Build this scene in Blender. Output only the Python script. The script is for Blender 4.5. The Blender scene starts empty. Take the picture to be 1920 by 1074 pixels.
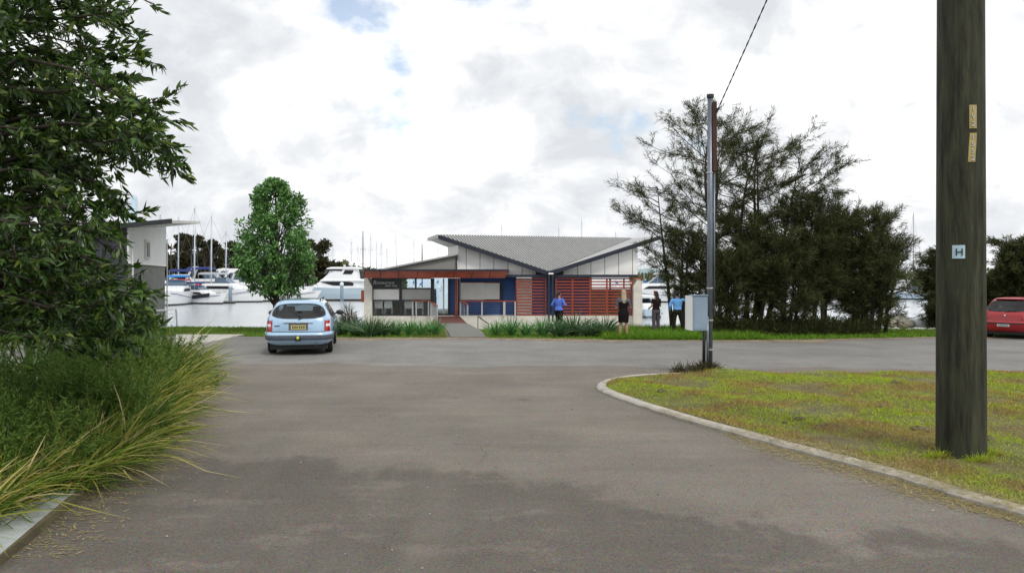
import bpy, bmesh, math, random
import numpy as np
from mathutils import Vector, Matrix

R = math.radians
scene = bpy.context.scene
col = scene.collection
rnd = random.Random(7)
rng = np.random.default_rng(7)

# ------------------------------------------------------------------ camera, world, sun, exposure
CH, HZ, F = 2.05, 518.0, 1493.33          # eye height, horizon row, focal length (photo pixels)
cam_d = bpy.data.cameras.new('camera')
cam_d.lens, cam_d.sensor_width = 28.0, 36.0
cam_d.shift_y = -19.0 / 1920.0
cam_d.clip_start, cam_d.clip_end = 0.1, 9000
cam = bpy.data.objects.new('camera', cam_d)
col.objects.link(cam)
cam.location = (0, 0, CH)
cam.rotation_euler = (R(90), 0, 0)
scene.camera = cam

SUN_EL, SUN_AZ = 50.0, 150.0              # degrees; azimuth clockwise from +Y (ahead of the camera)
world = bpy.data.worlds.new('World')
scene.world = world
world.use_nodes = True
wn, wl = world.node_tree.nodes, world.node_tree.links
wn.clear()
w_out = wn.new('ShaderNodeOutputWorld')
sky = wn.new('ShaderNodeTexSky')
sky.sky_type = 'NISHITA'
sky.sun_disc = False
sky.sun_elevation = R(SUN_EL)
sky.sun_rotation = R(SUN_AZ)
sky.air_density, sky.dust_density, sky.ozone_density = 1.0, 0.6, 0.4
bg_sky = wn.new('ShaderNodeBackground')
bg_sky.inputs[1].default_value = 0.15
wl.new(sky.outputs[0], bg_sky.inputs[0])
tc = wn.new('ShaderNodeTexCoord')
sep = wn.new('ShaderNodeSeparateXYZ')
wl.new(tc.outputs['Generated'], sep.inputs[0])
def wmath(op, a, b=None, clamp=False):
    n = wn.new('ShaderNodeMath'); n.operation = op; n.use_clamp = clamp
    for i, v in enumerate((a, b)):
        if v is None: continue
        if isinstance(v, (int, float)): n.inputs[i].default_value = v
        else: wl.new(v, n.inputs[i])
    return n.outputs[0]
zc = wmath('MAXIMUM', sep.outputs[2], 0.0)
den = wmath('ADD', zc, 0.55)
cmb = wn.new('ShaderNodeCombineXYZ')
wl.new(wmath('DIVIDE', sep.outputs[0], den), cmb.inputs[0])
wl.new(wmath('DIVIDE', sep.outputs[1], den), cmb.inputs[1])
cmb.inputs[2].default_value = 37.1
def wnoise(scale, detail, rough, dist=0.0):
    n = wn.new('ShaderNodeTexNoise')
    n.inputs['Scale'].default_value = scale
    n.inputs['Detail'].default_value = detail
    n.inputs['Roughness'].default_value = rough
    n.inputs['Distortion'].default_value = dist
    wl.new(cmb.outputs[0], n.inputs['Vector'])
    return n.outputs[0]
n_cov = wnoise(3.6, 7, 0.55, 0.1)         # where the cloud deck opens to blue
n_sh = wmath('ADD', wmath('MULTIPLY', wnoise(2.6, 8, 0.55, 0.3), 0.70), wmath('MULTIPLY', wnoise(8.5, 9, 0.60, 0.5), 0.30))   # grey undersides and bright puffs
cov = wn.new('ShaderNodeValToRGB')
cov.color_ramp.elements[0].position = 0.30
cov.color_ramp.elements[0].color = (0.28, 0.28, 0.28, 1)   # even the gaps keep a thin veil
cov.color_ramp.elements[1].position = 0.375
wl.new(n_cov, cov.inputs[0])
shd = wn.new('ShaderNodeValToRGB')
shd.color_ramp.elements[0].position = 0.40
shd.color_ramp.elements[0].color = (0.60, 0.625, 0.655, 1)
shd.color_ramp.elements[1].position = 0.575
shd.color_ramp.elements[1].color = (1.0, 1.0, 1.0, 1)
e = shd.color_ramp.elements.new(0.465); e.color = (0.735, 0.75, 0.77, 1)
e = shd.color_ramp.elements.new(0.50); e.color = (0.845, 0.855, 0.865, 1)
wl.new(n_sh, shd.inputs[0])
bg_cl = wn.new('ShaderNodeBackground')
bg_cl.inputs[1].default_value = 1.15
wl.new(shd.outputs[0], bg_cl.inputs[0])
wmix = wn.new('ShaderNodeMixShader')
wl.new(cov.outputs[0], wmix.inputs[0])
wl.new(bg_sky.outputs[0], wmix.inputs[1])
wl.new(bg_cl.outputs[0], wmix.inputs[2])
wl.new(wmix.outputs[0], w_out.inputs[0])

sun_d = bpy.data.lights.new('sun', 'SUN')
sun_d.energy, sun_d.angle, sun_d.color = 1.5, R(12), (1.0, 0.95, 0.87)
sun = bpy.data.objects.new('sun', sun_d)
col.objects.link(sun)
sdir = Vector((math.sin(R(SUN_AZ)) * math.cos(R(SUN_EL)), math.cos(R(SUN_AZ)) * math.cos(R(SUN_EL)), math.sin(R(SUN_EL))))
sun.rotation_euler = (-sdir).to_track_quat('-Z', 'Y').to_euler()
sun.location = sdir * 60

scene.view_settings.view_transform = 'Standard'
scene.view_settings.look = 'None'
scene.view_settings.exposure = 0.12
scene.view_settings.gamma = 1.0
scene.view_settings.use_curve_mapping = False

# ------------------------------------------------------------------ helpers
def W(px, py, d):
    """the point at distance d that the photograph shows at (px, py)"""
    return Vector(((px - 960) * d / F, d, CH - (py - HZ) * d / F))
def G(px, py, z=0.0):
    d = F * (CH - z) / (py - HZ)
    return Vector(((px - 960) * d / F, d, z))
def zpx(py, d): return CH - (py - HZ) * d / F
def xpx(px, d): return (px - 960) * d / F

ORG = {}
def tag(o, label=None, cat=None, group=None, kind=None):
    if label: o['label'] = label
    if cat: o['category'] = cat
    if group: o['group'] = group
    if kind: o['kind'] = kind
    return o
def thing(name, label, cat, loc=(0, 0, 0), rotz=0.0, group=None, local=False):
    o = bpy.data.objects.new(name, None)
    col.objects.link(o)
    o.empty_display_size = 0.2
    o.location = loc
    o.rotation_euler = (0, 0, rotz)
    ORG[o.name] = Vector((0, 0, 0)) if local else Vector(loc)
    return tag(o, label, cat, group)
def new_obj(name, me, mat, parent=None, mods=None):
    if mat is not None: me.materials.append(mat)
    o = bpy.data.objects.new(name, me)
    col.objects.link(o)
    if parent is not None:
        o.parent = parent
        ORG[o.name] = ORG.get(parent.name, Vector((0, 0, 0)))
    return o
def np_mesh(name, V, Q, mat, parent=None, smooth=False):
    """V (n,3), Q (m,k) with a constant k"""
    V = np.asarray(V, np.float32); Q = np.asarray(Q, np.int32)
    if parent is not None:
        V = V - np.array(ORG[parent.name], np.float32)
    me = bpy.data.meshes.new(name)
    k = Q.shape[1]
    me.vertices.add(len(V)); me.vertices.foreach_set('co', V.ravel())
    me.loops.add(Q.size); me.loops.foreach_set('vertex_index', Q.ravel())
    me.polygons.add(len(Q))
    me.polygons.foreach_set('loop_start', np.arange(0, Q.size, k, dtype=np.int32))
    me.polygons.foreach_set('loop_total', np.full(len(Q), k, np.int32))
    if smooth: me.polygons.foreach_set('use_smooth', np.ones(len(Q), bool))
    me.update(calc_edges=True)
    return new_obj(name, me, mat, parent)

class MB:
    def __init__(s): s.v = []; s.f = []
    def add(s, vs, fs):
        b = len(s.v); s.v += [tuple(p) for p in vs]; s.f += [tuple(i + b for i in q) for q in fs]; return s
    def box(s, x0, x1, y0, y1, z0, z1):
        return s.add([(x0,y0,z0),(x1,y0,z0),(x1,y1,z0),(x0,y1,z0),(x0,y0,z1),(x1,y0,z1),(x1,y1,z1),(x0,y1,z1)],
                     [(3,2,1,0),(4,5,6,7),(0,1,5,4),(1,2,6,5),(2,3,7,6),(3,0,4,7)])
    def prism(s, pts, ext):
        n = len(pts); ext = Vector(ext); pts = [Vector(p) for p in pts]
        nrm = Vector((0, 0, 0))
        for i in range(n): nrm += pts[i].cross(pts[(i + 1) % n])
        if nrm.dot(ext) > 0: pts = pts[::-1]
        return s.add(pts + [p + ext for p in pts],
                     [tuple(range(n)), tuple(range(2*n-1, n-1, -1))] + [(j, i, i + n, j + n) for i, j in [(k, (k+1) % n) for k in range(n)]])
    def bar(s, a, b, w, h=None, up=(0, 0, 1)):
        a, b = Vector(a), Vector(b); h = h or w
        d = (b - a).normalized(); up = Vector(up)
        if abs(d.dot(up)) > 0.98: up = Vector((0, 1, 0))
        x = d.cross(up).normalized() * (w / 2); z = x.cross(d).normalized() * (h / 2)
        c = [-x - z, x - z, x + z, -x + z]
        return s.add([a + k for k in c] + [b + k for k in c],
                     [(0,1,2,3),(7,6,5,4),(1,0,4,5),(2,1,5,6),(3,2,6,7),(0,3,7,4)])
    def rings(s, rings, cap=True, closed=True):
        n = len(rings[0]); b = len(s.v)
        for r_ in rings: s.v += [tuple(p) for p in r_]
        for i in range(len(rings) - 1):
            for j in range(n if closed else n - 1):
                k = (j + 1) % n
                s.f.append((b+i*n+j, b+i*n+k, b+(i+1)*n+k, b+(i+1)*n+j))
        if cap and closed:
            s.f.append(tuple(b + j for j in range(n))[::-1])
            s.f.append(tuple(b + (len(rings)-1)*n + j for j in range(n)))
        return s
    def tube(s, pts, rad, n=8, cap=True):
        pts = [Vector(p) for p in pts]
        if isinstance(rad, (int, float)): rad = [rad] * len(pts)
        rs = []; x = None
        for i, p in enumerate(pts):
            d = (pts[min(i+1, len(pts)-1)] - pts[max(i-1, 0)]).normalized()
            if x is None:
                x = d.cross(Vector((0, 0, 1)) if abs(d.z) < 0.9 else Vector((1, 0, 0))).normalized()
            else:
                x = (x - d * x.dot(d)).normalized()
            y = d.cross(x)
            rs.append([p + (x * math.cos(a) + y * math.sin(a)) * rad[i] for a in [2*math.pi*k/n for k in range(n)]])
        return s.rings(rs, cap)
    def ell(s, c, r, nu=14, nv=9, rot=None):
        c = Vector(c); rs = []
        for i in range(nv + 1):
            t = -math.pi/2 + math.pi * i / nv
            t = max(-math.pi/2 + 0.08, min(math.pi/2 - 0.08, t))
            ring = []
            for k in range(nu):
                a = 2*math.pi*k/nu
                p = Vector((r[0]*math.cos(t)*math.cos(a), r[1]*math.cos(t)*math.sin(a), r[2]*math.sin(t)))
                if rot is not None: p = rot @ p
                ring.append(c + p)
            rs.append(ring)
        return s.rings(rs)
    def eloft(s, secs, n=18):
        """secs: (cx, cy, z, rx, ry)"""
        return s.rings([[(cx + rx*math.cos(2*math.pi*k/n), cy + ry*math.sin(2*math.pi*k/n), z) for k in range(n)] for cx, cy, z, rx, ry in secs])
    def build(s, name, mat, parent=None, smooth=False, bevel=0.0):
        o0 = ORG[parent.name] if parent is not None else Vector((0, 0, 0))
        me = bpy.data.meshes.new(name)
        me.from_pydata([(p[0]-o0.x, p[1]-o0.y, p[2]-o0.z) for p in s.v], [], s.f)
        me.update()
        if smooth: me.polygons.foreach_set('use_smooth', np.ones(len(me.polygons), bool))
        o = new_obj(name, me, mat, parent)
        if bevel:
            m = o.modifiers.new('bevel', 'BEVEL'); m.width = bevel; m.segments = 2; m.limit_method = 'ANGLE'
        return o

def copy_tree(o, parent=None):
    c = o.copy(); col.objects.link(c)
    if parent is not None: c.parent = parent
    for ch in list(o.children): copy_tree(ch, c)
    return c

# ------------------------------------------------------------------ materials
def mat(name, c, rough=0.6, var=0.10, scale=3.0, bump=0.0, bscale=30.0, metal=0.0, spec=0.5, coat=0.0, c2=None, stretch=None, detail=5):
    m = bpy.data.materials.new(name); m.use_nodes = True
    n, l = m.node_tree.nodes, m.node_tree.links
    p = n['Principled BSDF']
    p.inputs['Roughness'].default_value = rough
    p.inputs['Metallic'].default_value = metal
    p.inputs['Specular IOR Level'].default_value = spec
    p.inputs['Coat Weight'].default_value = coat
    p.inputs['Coat Roughness'].default_value = 0.04
    t = n.new('ShaderNodeTexCoord'); mp = n.new('ShaderNodeMapping')
    l.new(t.outputs['Object'], mp.inputs[0])
    if stretch: mp.inputs['Scale'].default_value = stretch
    nz = n.new('ShaderNodeTexNoise')
    nz.inputs['Scale'].default_value = scale; nz.inputs['Detail'].default_value = detail; nz.inputs['Roughness'].default_value = 0.6
    l.new(mp.outputs[0], nz.inputs['Vector'])
    rp = n.new('ShaderNodeValToRGB')
    rp.color_ramp.elements[0].position, rp.color_ramp.elements[1].position = 0.32, 0.68
    a = [max(0, x*(1-var)) for x in c]; b = [min(1, x*(1+var)) for x in (c2 or c)]
    rp.color_ramp.elements[0].color = (*a, 1); rp.color_ramp.elements[1].color = (*b, 1)
    l.new(nz.outputs[0], rp.inputs[0]); l.new(rp.outputs[0], p.inputs['Base Color'])
    if bump:
        nb = n.new('ShaderNodeTexNoise'); nb.inputs['Scale'].default_value = bscale; nb.inputs['Detail'].default_value = 6
        l.new(mp.outputs[0], nb.inputs['Vector'])
        bp = n.new('ShaderNodeBump'); bp.inputs['Strength'].default_value = bump; bp.inputs['Distance'].default_value = 0.02
        l.new(nb.outputs[0], bp.inputs['Height']); l.new(bp.outputs[0], p.inputs['Normal'])
    return m

def leafmat(name, stops, rough=0.45, transl=0.25, spec=0.4, patch=None):
    """stops: colours taken at random leaf by leaf; patch = (scale, colour list) mixes in a second set by place"""
    m = bpy.data.materials.new(name); m.use_nodes = True
    n, l = m.node_tree.nodes, m.node_tree.links
    p = n['Principled BSDF']; out = n['Material Output']
    g = n.new('ShaderNodeNewGeometry')
    def ramp(cols):
        r_ = n.new('ShaderNodeValToRGB')
        while len(r_.color_ramp.elements) < len(cols): r_.color_ramp.elements.new(0.5)
        for i, c in enumerate(cols):
            r_.color_ramp.elements[i].position = i / (len(cols) - 1); r_.color_ramp.elements[i].color = (*c, 1)
        l.new(g.outputs['Random Per Island'], r_.inputs[0])
        return r_.outputs[0]
    c = ramp(stops)
    if patch:
        t = n.new('ShaderNodeTexCoord'); nz = n.new('ShaderNodeTexNoise')
        nz.inputs['Scale'].default_value = patch[0]; nz.inputs['Detail'].default_value = 6; nz.inputs['Roughness'].default_value = 0.65
        l.new(t.outputs['Object'], nz.inputs['Vector'])
        mr = n.new('ShaderNodeMapRange'); mr.inputs[1].default_value, mr.inputs[2].default_value = patch[2], patch[3]
        l.new(nz.outputs[0], mr.inputs[0])
        mx = n.new('ShaderNodeMix'); mx.data_type = 'RGBA'
        l.new(mr.outputs[0], mx.inputs[0]); l.new(c, mx.inputs[6]); l.new(ramp(patch[1]), mx.inputs[7])
        c = mx.outputs[2]
    l.new(c, p.inputs['Base Color'])
    p.inputs['Roughness'].default_value = rough; p.inputs['Specular IOR Level'].default_value = spec
    tr = n.new('ShaderNodeBsdfTranslucent'); l.new(c, tr.inputs[0])
    ms = n.new('ShaderNodeMixShader'); ms.inputs[0].default_value = transl
    l.new(p.outputs[0], ms.inputs[1]); l.new(tr.outputs[0], ms.inputs[2]); l.new(ms.outputs[0], out.inputs[0])
    return m

def glassmat(name, tint, refl=0.12, rough=0.02):
    m = bpy.data.materials.new(name); m.use_nodes = True
    n, l = m.node_tree.nodes, m.node_tree.links
    n.remove(n['Principled BSDF'])
    tr = n.new('ShaderNodeBsdfTransparent'); tr.inputs[0].default_value = (*tint, 1)
    gl = n.new('ShaderNodeBsdfGlossy'); gl.inputs['Roughness'].default_value = rough
    lw0 = n.new('ShaderNodeLayerWeight'); lw0.inputs[0].default_value = 0.5
    lw = n.new('ShaderNodeMath'); lw.operation = 'POWER'; lw.inputs[1].default_value = 5.0
    l.new(lw0.outputs['Facing'], lw.inputs[0])
    ad = n.new('ShaderNodeMath'); ad.operation = 'ADD'; ad.use_clamp = True; ad.inputs[1].default_value = refl
    l.new(lw.outputs[0], ad.inputs[0])
    ms = n.new('ShaderNodeMixShader')
    l.new(ad.outputs[0], ms.inputs[0]); l.new(tr.outputs[0], ms.inputs[1]); l.new(gl.outputs[0], ms.inputs[2])
    l.new(ms.outputs[0], n['Material Output'].inputs[0])
    return m

def asphaltmat(name, c_a, c_b, stain=False):
    m = bpy.data.materials.new(name); m.use_nodes = True
    n, l = m.node_tree.nodes, m.node_tree.links
    p = n['Principled BSDF']; p.inputs['Specular IOR Level'].default_value = 0.3
    t = n.new('ShaderNodeTexCoord')
    def noise(scale, detail=6, rough=0.6, stretch=None):
        z = n.new('ShaderNodeTexNoise'); z.inputs['Scale'].default_value = scale; z.inputs['Detail'].default_value = detail
        z.inputs['Roughness'].default_value = rough
        if stretch:
            mp = n.new('ShaderNodeMapping'); mp.inputs['Scale'].default_value = stretch
            l.new(t.outputs['Object'], mp.inputs[0]); l.new(mp.outputs[0], z.inputs['Vector'])
        else: l.new(t.outputs['Object'], z.inputs['Vector'])
        return z.outputs[0]
    def mr(x, a, b, c=0.0, d=1.0):
        q = n.new('ShaderNodeMapRange'); q.inputs[1].default_value, q.inputs[2].default_value = a, b
        q.inputs[3].default_value, q.inputs[4].default_value = c, d
        l.new(x, q.inputs[0]); return q.outputs[0]
    def mix(f, a, b, mode='MIX'):
        q = n.new('ShaderNodeMix'); q.data_type = 'RGBA'; q.blend_type = mode
        for s_, v in ((0, f), (6, a), (7, b)):
            if isinstance(v, (int, float)): q.inputs[s_].default_value = v
            elif isinstance(v, tuple): q.inputs[s_].default_value = (*v, 1)
            else: l.new(v, q.inputs[s_])
        return q.outputs[2]
    def mth(op, a, b):
        q = n.new('ShaderNodeMath'); q.operation = op
        for s_, v in ((0, a), (1, b)):
            if isinstance(v, (int, float)): q.inputs[s_].default_value = v
            else: l.new(v, q.inputs[s_])
        return q.outputs[0]
    c = mix(mr(noise(0.55, 5), 0.36, 0.64), c_a, c_b)
    c = mix(mr(noise(1.6, 5, 0.6, (0.25, 1.6, 1)), 0.35, 0.7, 0.0, 0.4), c, tuple(x * 0.72 for x in c_a))
    if stain:
        sp = n.new('ShaderNodeSeparateXYZ'); l.new(t.outputs['Object'], sp.inputs[0])
        # damp patch with a scalloped far edge near the foot of the drive
        edge = mth('ADD', sp.outputs[1], mr(noise(0.9, 6, 0.6, (1, 0.35, 1)), 0.25, 0.75, -1.1, 1.1))
        side = mth('ABSOLUTE', mth('ADD', sp.outputs[0], 2.7), 0.0)
        edge = mth('ADD', edge, mr(side, 1.6, 5.2, 0.0, 2.5))
        edge = mth('ADD', edge, mr(noise(5.0, 7, 0.7), 0.3, 0.7, -0.22, 0.22))
        damp = mr(edge, 8.95, 8.60)
        pale = mr(noise(1.2, 7, 0.68, (0.8, 1.3, 1)), 0.53, 0.63)
        damp = mth('MULTIPLY', damp, mr(pale, 0.0, 1.0, 1.0, 0.25))
        c = mix(mth('MULTIPLY', damp, 0.56), c, tuple(x * 0.42 for x in c_a))
    # aggregate
    v = n.new('ShaderNodeTexVoronoi'); v.inputs['Scale'].default_value = 85; l.new(t.outputs['Object'], v.inputs['Vector'])
    c = mix(0.36, c, v.outputs['Color'], 'OVERLAY')
    v2 = n.new('ShaderNodeTexVoronoi'); v2.inputs['Scale'].default_value = 34; l.new(t.outputs['Object'], v2.inputs['Vector'])
    c = mix(mr(v2.outputs['Distance'], 0.12, 0.0, 0.0, 0.75), c, tuple(min(1, x * 2.1) for x in c_b))
    # wheel tracks worn along the drive and a few cracks
    c = mix(mr(noise(0.42, 3, 0.5, (3.2, 0.22, 1)), 0.52, 0.66, 0.0, 0.13), c, tuple(x * 1.22 for x in c_b))
    # fine broken cracks
    va = n.new('ShaderNodeVectorMath'); va.operation = 'MULTIPLY_ADD'; va.inputs[1].default_value = (0.9, 0.9, 0.9)
    nzc = n.new('ShaderNodeTexNoise'); nzc.inputs['Scale'].default_value = 1.3; nzc.inputs['Detail'].default_value = 5
    l.new(t.outputs['Object'], nzc.inputs['Vector']); l.new(nzc.outputs['Color'], va.inputs[0]); l.new(t.outputs['Object'], va.inputs[2])
    vc = n.new('ShaderNodeTexVoronoi'); vc.feature = 'DISTANCE_TO_EDGE'; vc.inputs['Scale'].default_value = 0.30
    l.new(va.outputs[0], vc.inputs['Vector'])
    crk = mth('MULTIPLY', mr(vc.outputs['Distance'], 0.0035, 0.0008), mr(noise(0.7, 3), 0.50, 0.58))
    c = mix(mth('MULTIPLY', crk, 0.6), c, tuple(x * 0.3 for x in c_a))
    g = noise(60, 3, 0.7)
    c = mix(mr(g, 0.58, 0.75, 0.0, 0.5), c, tuple(min(1, x * 1.7) for x in c_b))
    c = mix(mr(noise(38, 2, 0.7), 0.60, 0.70, 0.0, 0.7), c, tuple(x * 0.35 for x in c_a))
    l.new(c, p.inputs['Base Color'])
    rr = mr(noise(0.8, 4), 0.3, 0.7, 0.72, 0.92); l.new(rr, p.inputs['Roughness'])
    bp = n.new('ShaderNodeBump'); bp.inputs['Strength'].default_value = 0.55; bp.inputs['Distance'].default_value = 0.012
    l.new(noise(70, 4, 0.7), bp.inputs['Height']); l.new(bp.outputs[0], p.inputs['Normal'])
    return m

M = {}
M['drive'] = asphaltmat('driveway asphalt', (0.150, 0.132, 0.114), (0.204, 0.180, 0.155), stain=True)
M['road'] = asphaltmat('road asphalt', (0.175, 0.170, 0.161), (0.235, 0.228, 0.215))
M['earth'] = mat('earth', (0.09, 0.068, 0.042), 0.95, 0.3, 1.2, 0.6, 14, c2=(0.12, 0.105, 0.05))
M['lawnsoil'] = mat('lawn soil', (0.10, 0.075, 0.042), 0.95, 0.25, 2.5, 0.8, 25, c2=(0.12, 0.115, 0.035))
M['conc'] = mat('concrete', (0.50, 0.48, 0.44), 0.85, 0.12, 2.0, 0.25, 30)
M['kerb'] = mat('kerb concrete', (0.40, 0.375, 0.33), 0.9, 0.22, 4.0, 0.5, 40)
M['path'] = mat('path concrete', (0.145, 0.145, 0.132), 0.9, 0.18, 5.0, 0.3, 60)
M['pier'] = mat('rendered pier', (0.56, 0.53, 0.47), 0.9, 0.12, 3.0, 0.25, 40)
M['plinth'] = mat('plinth render', (0.62, 0.59, 0.52), 0.9, 0.10, 2.0, 0.2, 30)
M['dark'] = mat('dark steel', (0.016, 0.018, 0.024), 0.45, 0.2)
M['navyb'] = mat('navy beam', (0.012, 0.016, 0.03), 0.5, 0.2)
M['blue'] = mat('blue weatherboard', (0.018, 0.075, 0.25), 0.5, 0.18, 2.0, 0.1, 30, stretch=(0.3, 1, 4))
M['red'] = mat('rust red timber', (0.245, 0.040, 0.016), 0.55, 0.28, 3.0, 0.1, 40, stretch=(0.4, 1, 4))
M['redpan'] = mat('rust red panel', (0.22, 0.042, 0.018), 0.42, 0.32, 1.2, 0.05, 20)
M['redrail'] = mat('red rail', (0.30, 0.055, 0.022), 0.45, 0.12)
M['deckred'] = mat('red brown deck', (0.10, 0.028, 0.018), 0.7, 0.25, 4.0)
M['white'] = mat('white panel', (0.85, 0.84, 0.82), 0.6, 0.03, 1.0)
M['soff'] = mat('soffit', (0.62, 0.62, 0.60), 0.7, 0.04, 1.0)
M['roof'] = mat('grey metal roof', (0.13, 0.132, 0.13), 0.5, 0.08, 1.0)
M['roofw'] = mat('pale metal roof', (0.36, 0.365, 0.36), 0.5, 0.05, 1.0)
M['greywall'] = mat('grey wall', (0.235, 0.23, 0.21), 0.8, 0.06, 0.7, 0.1)
M['blind'] = mat('pale blind', (0.66, 0.655, 0.64), 0.8, 0.05, 2.0)
M['blind2'] = mat('grey blind', (0.36, 0.355, 0.34), 0.8, 0.08, 5.0)
M['alu'] = mat('aluminium', (0.55, 0.56, 0.57), 0.35, 0.06, 4.0, metal=0.6)
M['galv'] = mat('galvanised steel', (0.17, 0.195, 0.23), 0.40, 0.22, 6.0, metal=0.65, stretch=(3, 3, 0.6))
M['inner'] = mat('interior wall', (0.50, 0.50, 0.50), 0.8, 0.1)
M['innerb'] = mat('brown grey panel', (0.20, 0.165, 0.15), 0.8, 0.1)
M['glass'] = glassmat('clear glass', (0.80, 0.88, 0.93), 0.06)
M['glassd'] = glassmat('tinted glass', (0.92, 0.94, 0.95), 0.05)
M['carglass'] = glassmat('car glass', (0.46, 0.56, 0.60), 0.06)
M['seatw'] = mat('white chair', (0.80, 0.79, 0.77), 0.6, 0.04)
M['text'] = mat('sign letters', (0.42, 0.41, 0.39), 0.5, 0.05)
M['carblue'] = mat('light blue car paint', (0.36, 0.53, 0.72), 0.25, 0.03, 1.0, metal=0.15, coat=1.0)
M['carbump'] = mat('grey blue bumper', (0.075, 0.09, 0.12), 0.55, 0.08)
M['carred'] = mat('red car paint', (0.33, 0.006, 0.012), 0.3, 0.04, 1.0, metal=0.0, coat=0.5)
M['carredd'] = mat('dark red bumper', (0.22, 0.008, 0.014), 0.4, 0.05)
M['tyre'] = mat('tyre', (0.012, 0.012, 0.013), 0.85, 0.2)
M['blackp'] = mat('black plastic', (0.012, 0.012, 0.014), 0.5, 0.15)
M['rim'] = mat('wheel rim', (0.4, 0.4, 0.42), 0.35, 0.1, metal=0.8)
M['lampr'] = mat('red lamp lens', (0.36, 0.006, 0.012), 0.12, 0.1, coat=0.8)
M['lampw'] = mat('clear lamp lens', (0.78, 0.74, 0.74), 0.12, 0.05, coat=0.8)
M['plate'] = mat('yellow number plate', (0.42, 0.37, 0.13), 0.5, 0.08)
M['platew'] = mat('white number plate', (0.55, 0.57, 0.58), 0.5, 0.08)
M['ball'] = mat('tennis ball', (0.62, 0.66, 0.10), 0.9, 0.1)
M['chrome'] = mat('chrome', (0.6, 0.6, 0.62), 0.15, 0.05, metal=1.0)
M['seatd'] = mat('dark seat cloth', (0.025, 0.027, 0.032), 0.9, 0.2)
M['pole'] = mat('weathered pole timber', (0.014, 0.013, 0.008), 0.9, 0.5, 2.6, 1.0, 9, c2=(0.036, 0.039, 0.020), stretch=(5, 5, 0.6), detail=12)
M['brownwood'] = mat('red brown timber', (0.055, 0.020, 0.013), 0.8, 0.35, 4.0, 0.3, 20, stretch=(4, 4, 0.5))
M['tinyel'] = mat('yellow tag metal', (0.36, 0.28, 0.10), 0.5, 0.25, 8.0)
M['tinblu'] = mat('pale blue tag', (0.42, 0.58, 0.66), 0.5, 0.1, 8.0)
M['tinsil'] = mat('tag digits', (0.45, 0.52, 0.56), 0.35, 0.1, metal=0.3)
M['box'] = mat('grey enclosure', (0.24, 0.32, 0.42), 0.45, 0.08, 3.0)
M['wire'] = mat('cable', (0.05, 0.045, 0.06), 0.6, 0.1)
M['gel'] = mat('boat gelcoat', (0.74, 0.76, 0.78), 0.3, 0.03, 0.6)
M['gelb'] = mat('blue grey hull', (0.42, 0.52, 0.60), 0.3, 0.03, 0.6)  # hull colour bluer and darker than the white gelcoat
M['hullbl'] = mat('navy hull', (0.02, 0.05, 0.14), 0.3, 0.05)
M['hulldk'] = mat('black hull band', (0.012, 0.012, 0.018), 0.35, 0.1)
M['cvb'] = mat('blue canvas', (0.02, 0.16, 0.46), 0.85, 0.12)
M['cvn'] = mat('navy canvas', (0.02, 0.035, 0.16), 0.85, 0.12)
M['cvr'] = mat('red canvas', (0.40, 0.035, 0.045), 0.85, 0.12)
M['cvg'] = mat('grey canvas', (0.34, 0.37, 0.40), 0.85, 0.12)
M['cvw'] = mat('pale canvas', (0.68, 0.70, 0.70), 0.85, 0.08)
M['mastw'] = mat('pale mast', (0.52, 0.58, 0.64), 0.4, 0.05)
M['mastd'] = mat('dark mast', (0.10, 0.085, 0.11), 0.5, 0.1)
M['mastb'] = mat('varnished mast', (0.16, 0.075, 0.055), 0.5, 0.1)
M['bwin'] = mat('boat window', (0.02, 0.02, 0.025), 0.25, 0.1, spec=0.2)
M['bwinb'] = mat('boat windscreen', (0.06, 0.10, 0.15), 0.1, 0.1)
M['jetty'] = mat('wet jetty side', (0.022, 0.018, 0.02), 0.8, 0.25)
M['jettyt'] = mat('jetty boards', (0.22, 0.20, 0.18), 0.85, 0.2)
M['pilew'] = mat('pile cap', (0.62, 0.70, 0.74), 0.5, 0.05)
M['pilec'] = mat('pile', (0.17, 0.23, 0.30), 0.7, 0.12)
M['bark'] = mat('bark', (0.040, 0.030, 0.023), 0.9, 0.4, 4.0, 0.6, 14, stretch=(3, 3, 0.7))
M['barkl'] = mat('light bark', (0.035, 0.026, 0.018), 0.9, 0.4, 4.0, 0.5, 14, stretch=(3, 3, 0.7))
M['skin'] = mat('skin', (0.42, 0.23, 0.16), 0.55, 0.06)
M['skind'] = mat('tanned skin', (0.20, 0.10, 0.07), 0.55, 0.06)
M['blond'] = mat('blond hair', (0.36, 0.29, 0.19), 0.6, 0.25, 20, 0.3, 60, stretch=(4, 4, 0.6))
M['hairb'] = mat('brown hair', (0.030, 0.016, 0.010), 0.55, 0.35, 20, 0.3, 60, stretch=(4, 4, 0.6))
M['hairk'] = mat('black hair', (0.010, 0.008, 0.008), 0.6, 0.3, 20)
M['clblack'] = mat('black cloth', (0.010, 0.007, 0.009), 0.85, 0.25, 6, 0.3, 14, spec=0.12)
M['clplum'] = mat('dark plum cloth', (0.018, 0.010, 0.016), 0.85, 0.25, 6, 0.3, 14, spec=0.12)
M['clgrey'] = mat('grey trousers', (0.075, 0.062, 0.072), 0.85, 0.2, 6, 0.3, 14)
M['clolive'] = mat('dark olive trousers', (0.020, 0.018, 0.010), 0.85, 0.2, 6, 0.3, 14, spec=0.12)
M['clblue'] = mat('royal blue shirt', (0.09, 0.17, 0.62), 0.85, 0.14, 6, 0.3, 14)
M['clsky'] = mat('light blue shirt', (0.13, 0.36, 0.72), 0.85, 0.1, 6, 0.3, 14)
M['clgry2'] = mat('grey shawl', (0.09, 0.10, 0.12), 0.85, 0.2, 8)
M['pink'] = mat('pink flower', (0.62, 0.06, 0.14), 0.7, 0.15)
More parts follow.
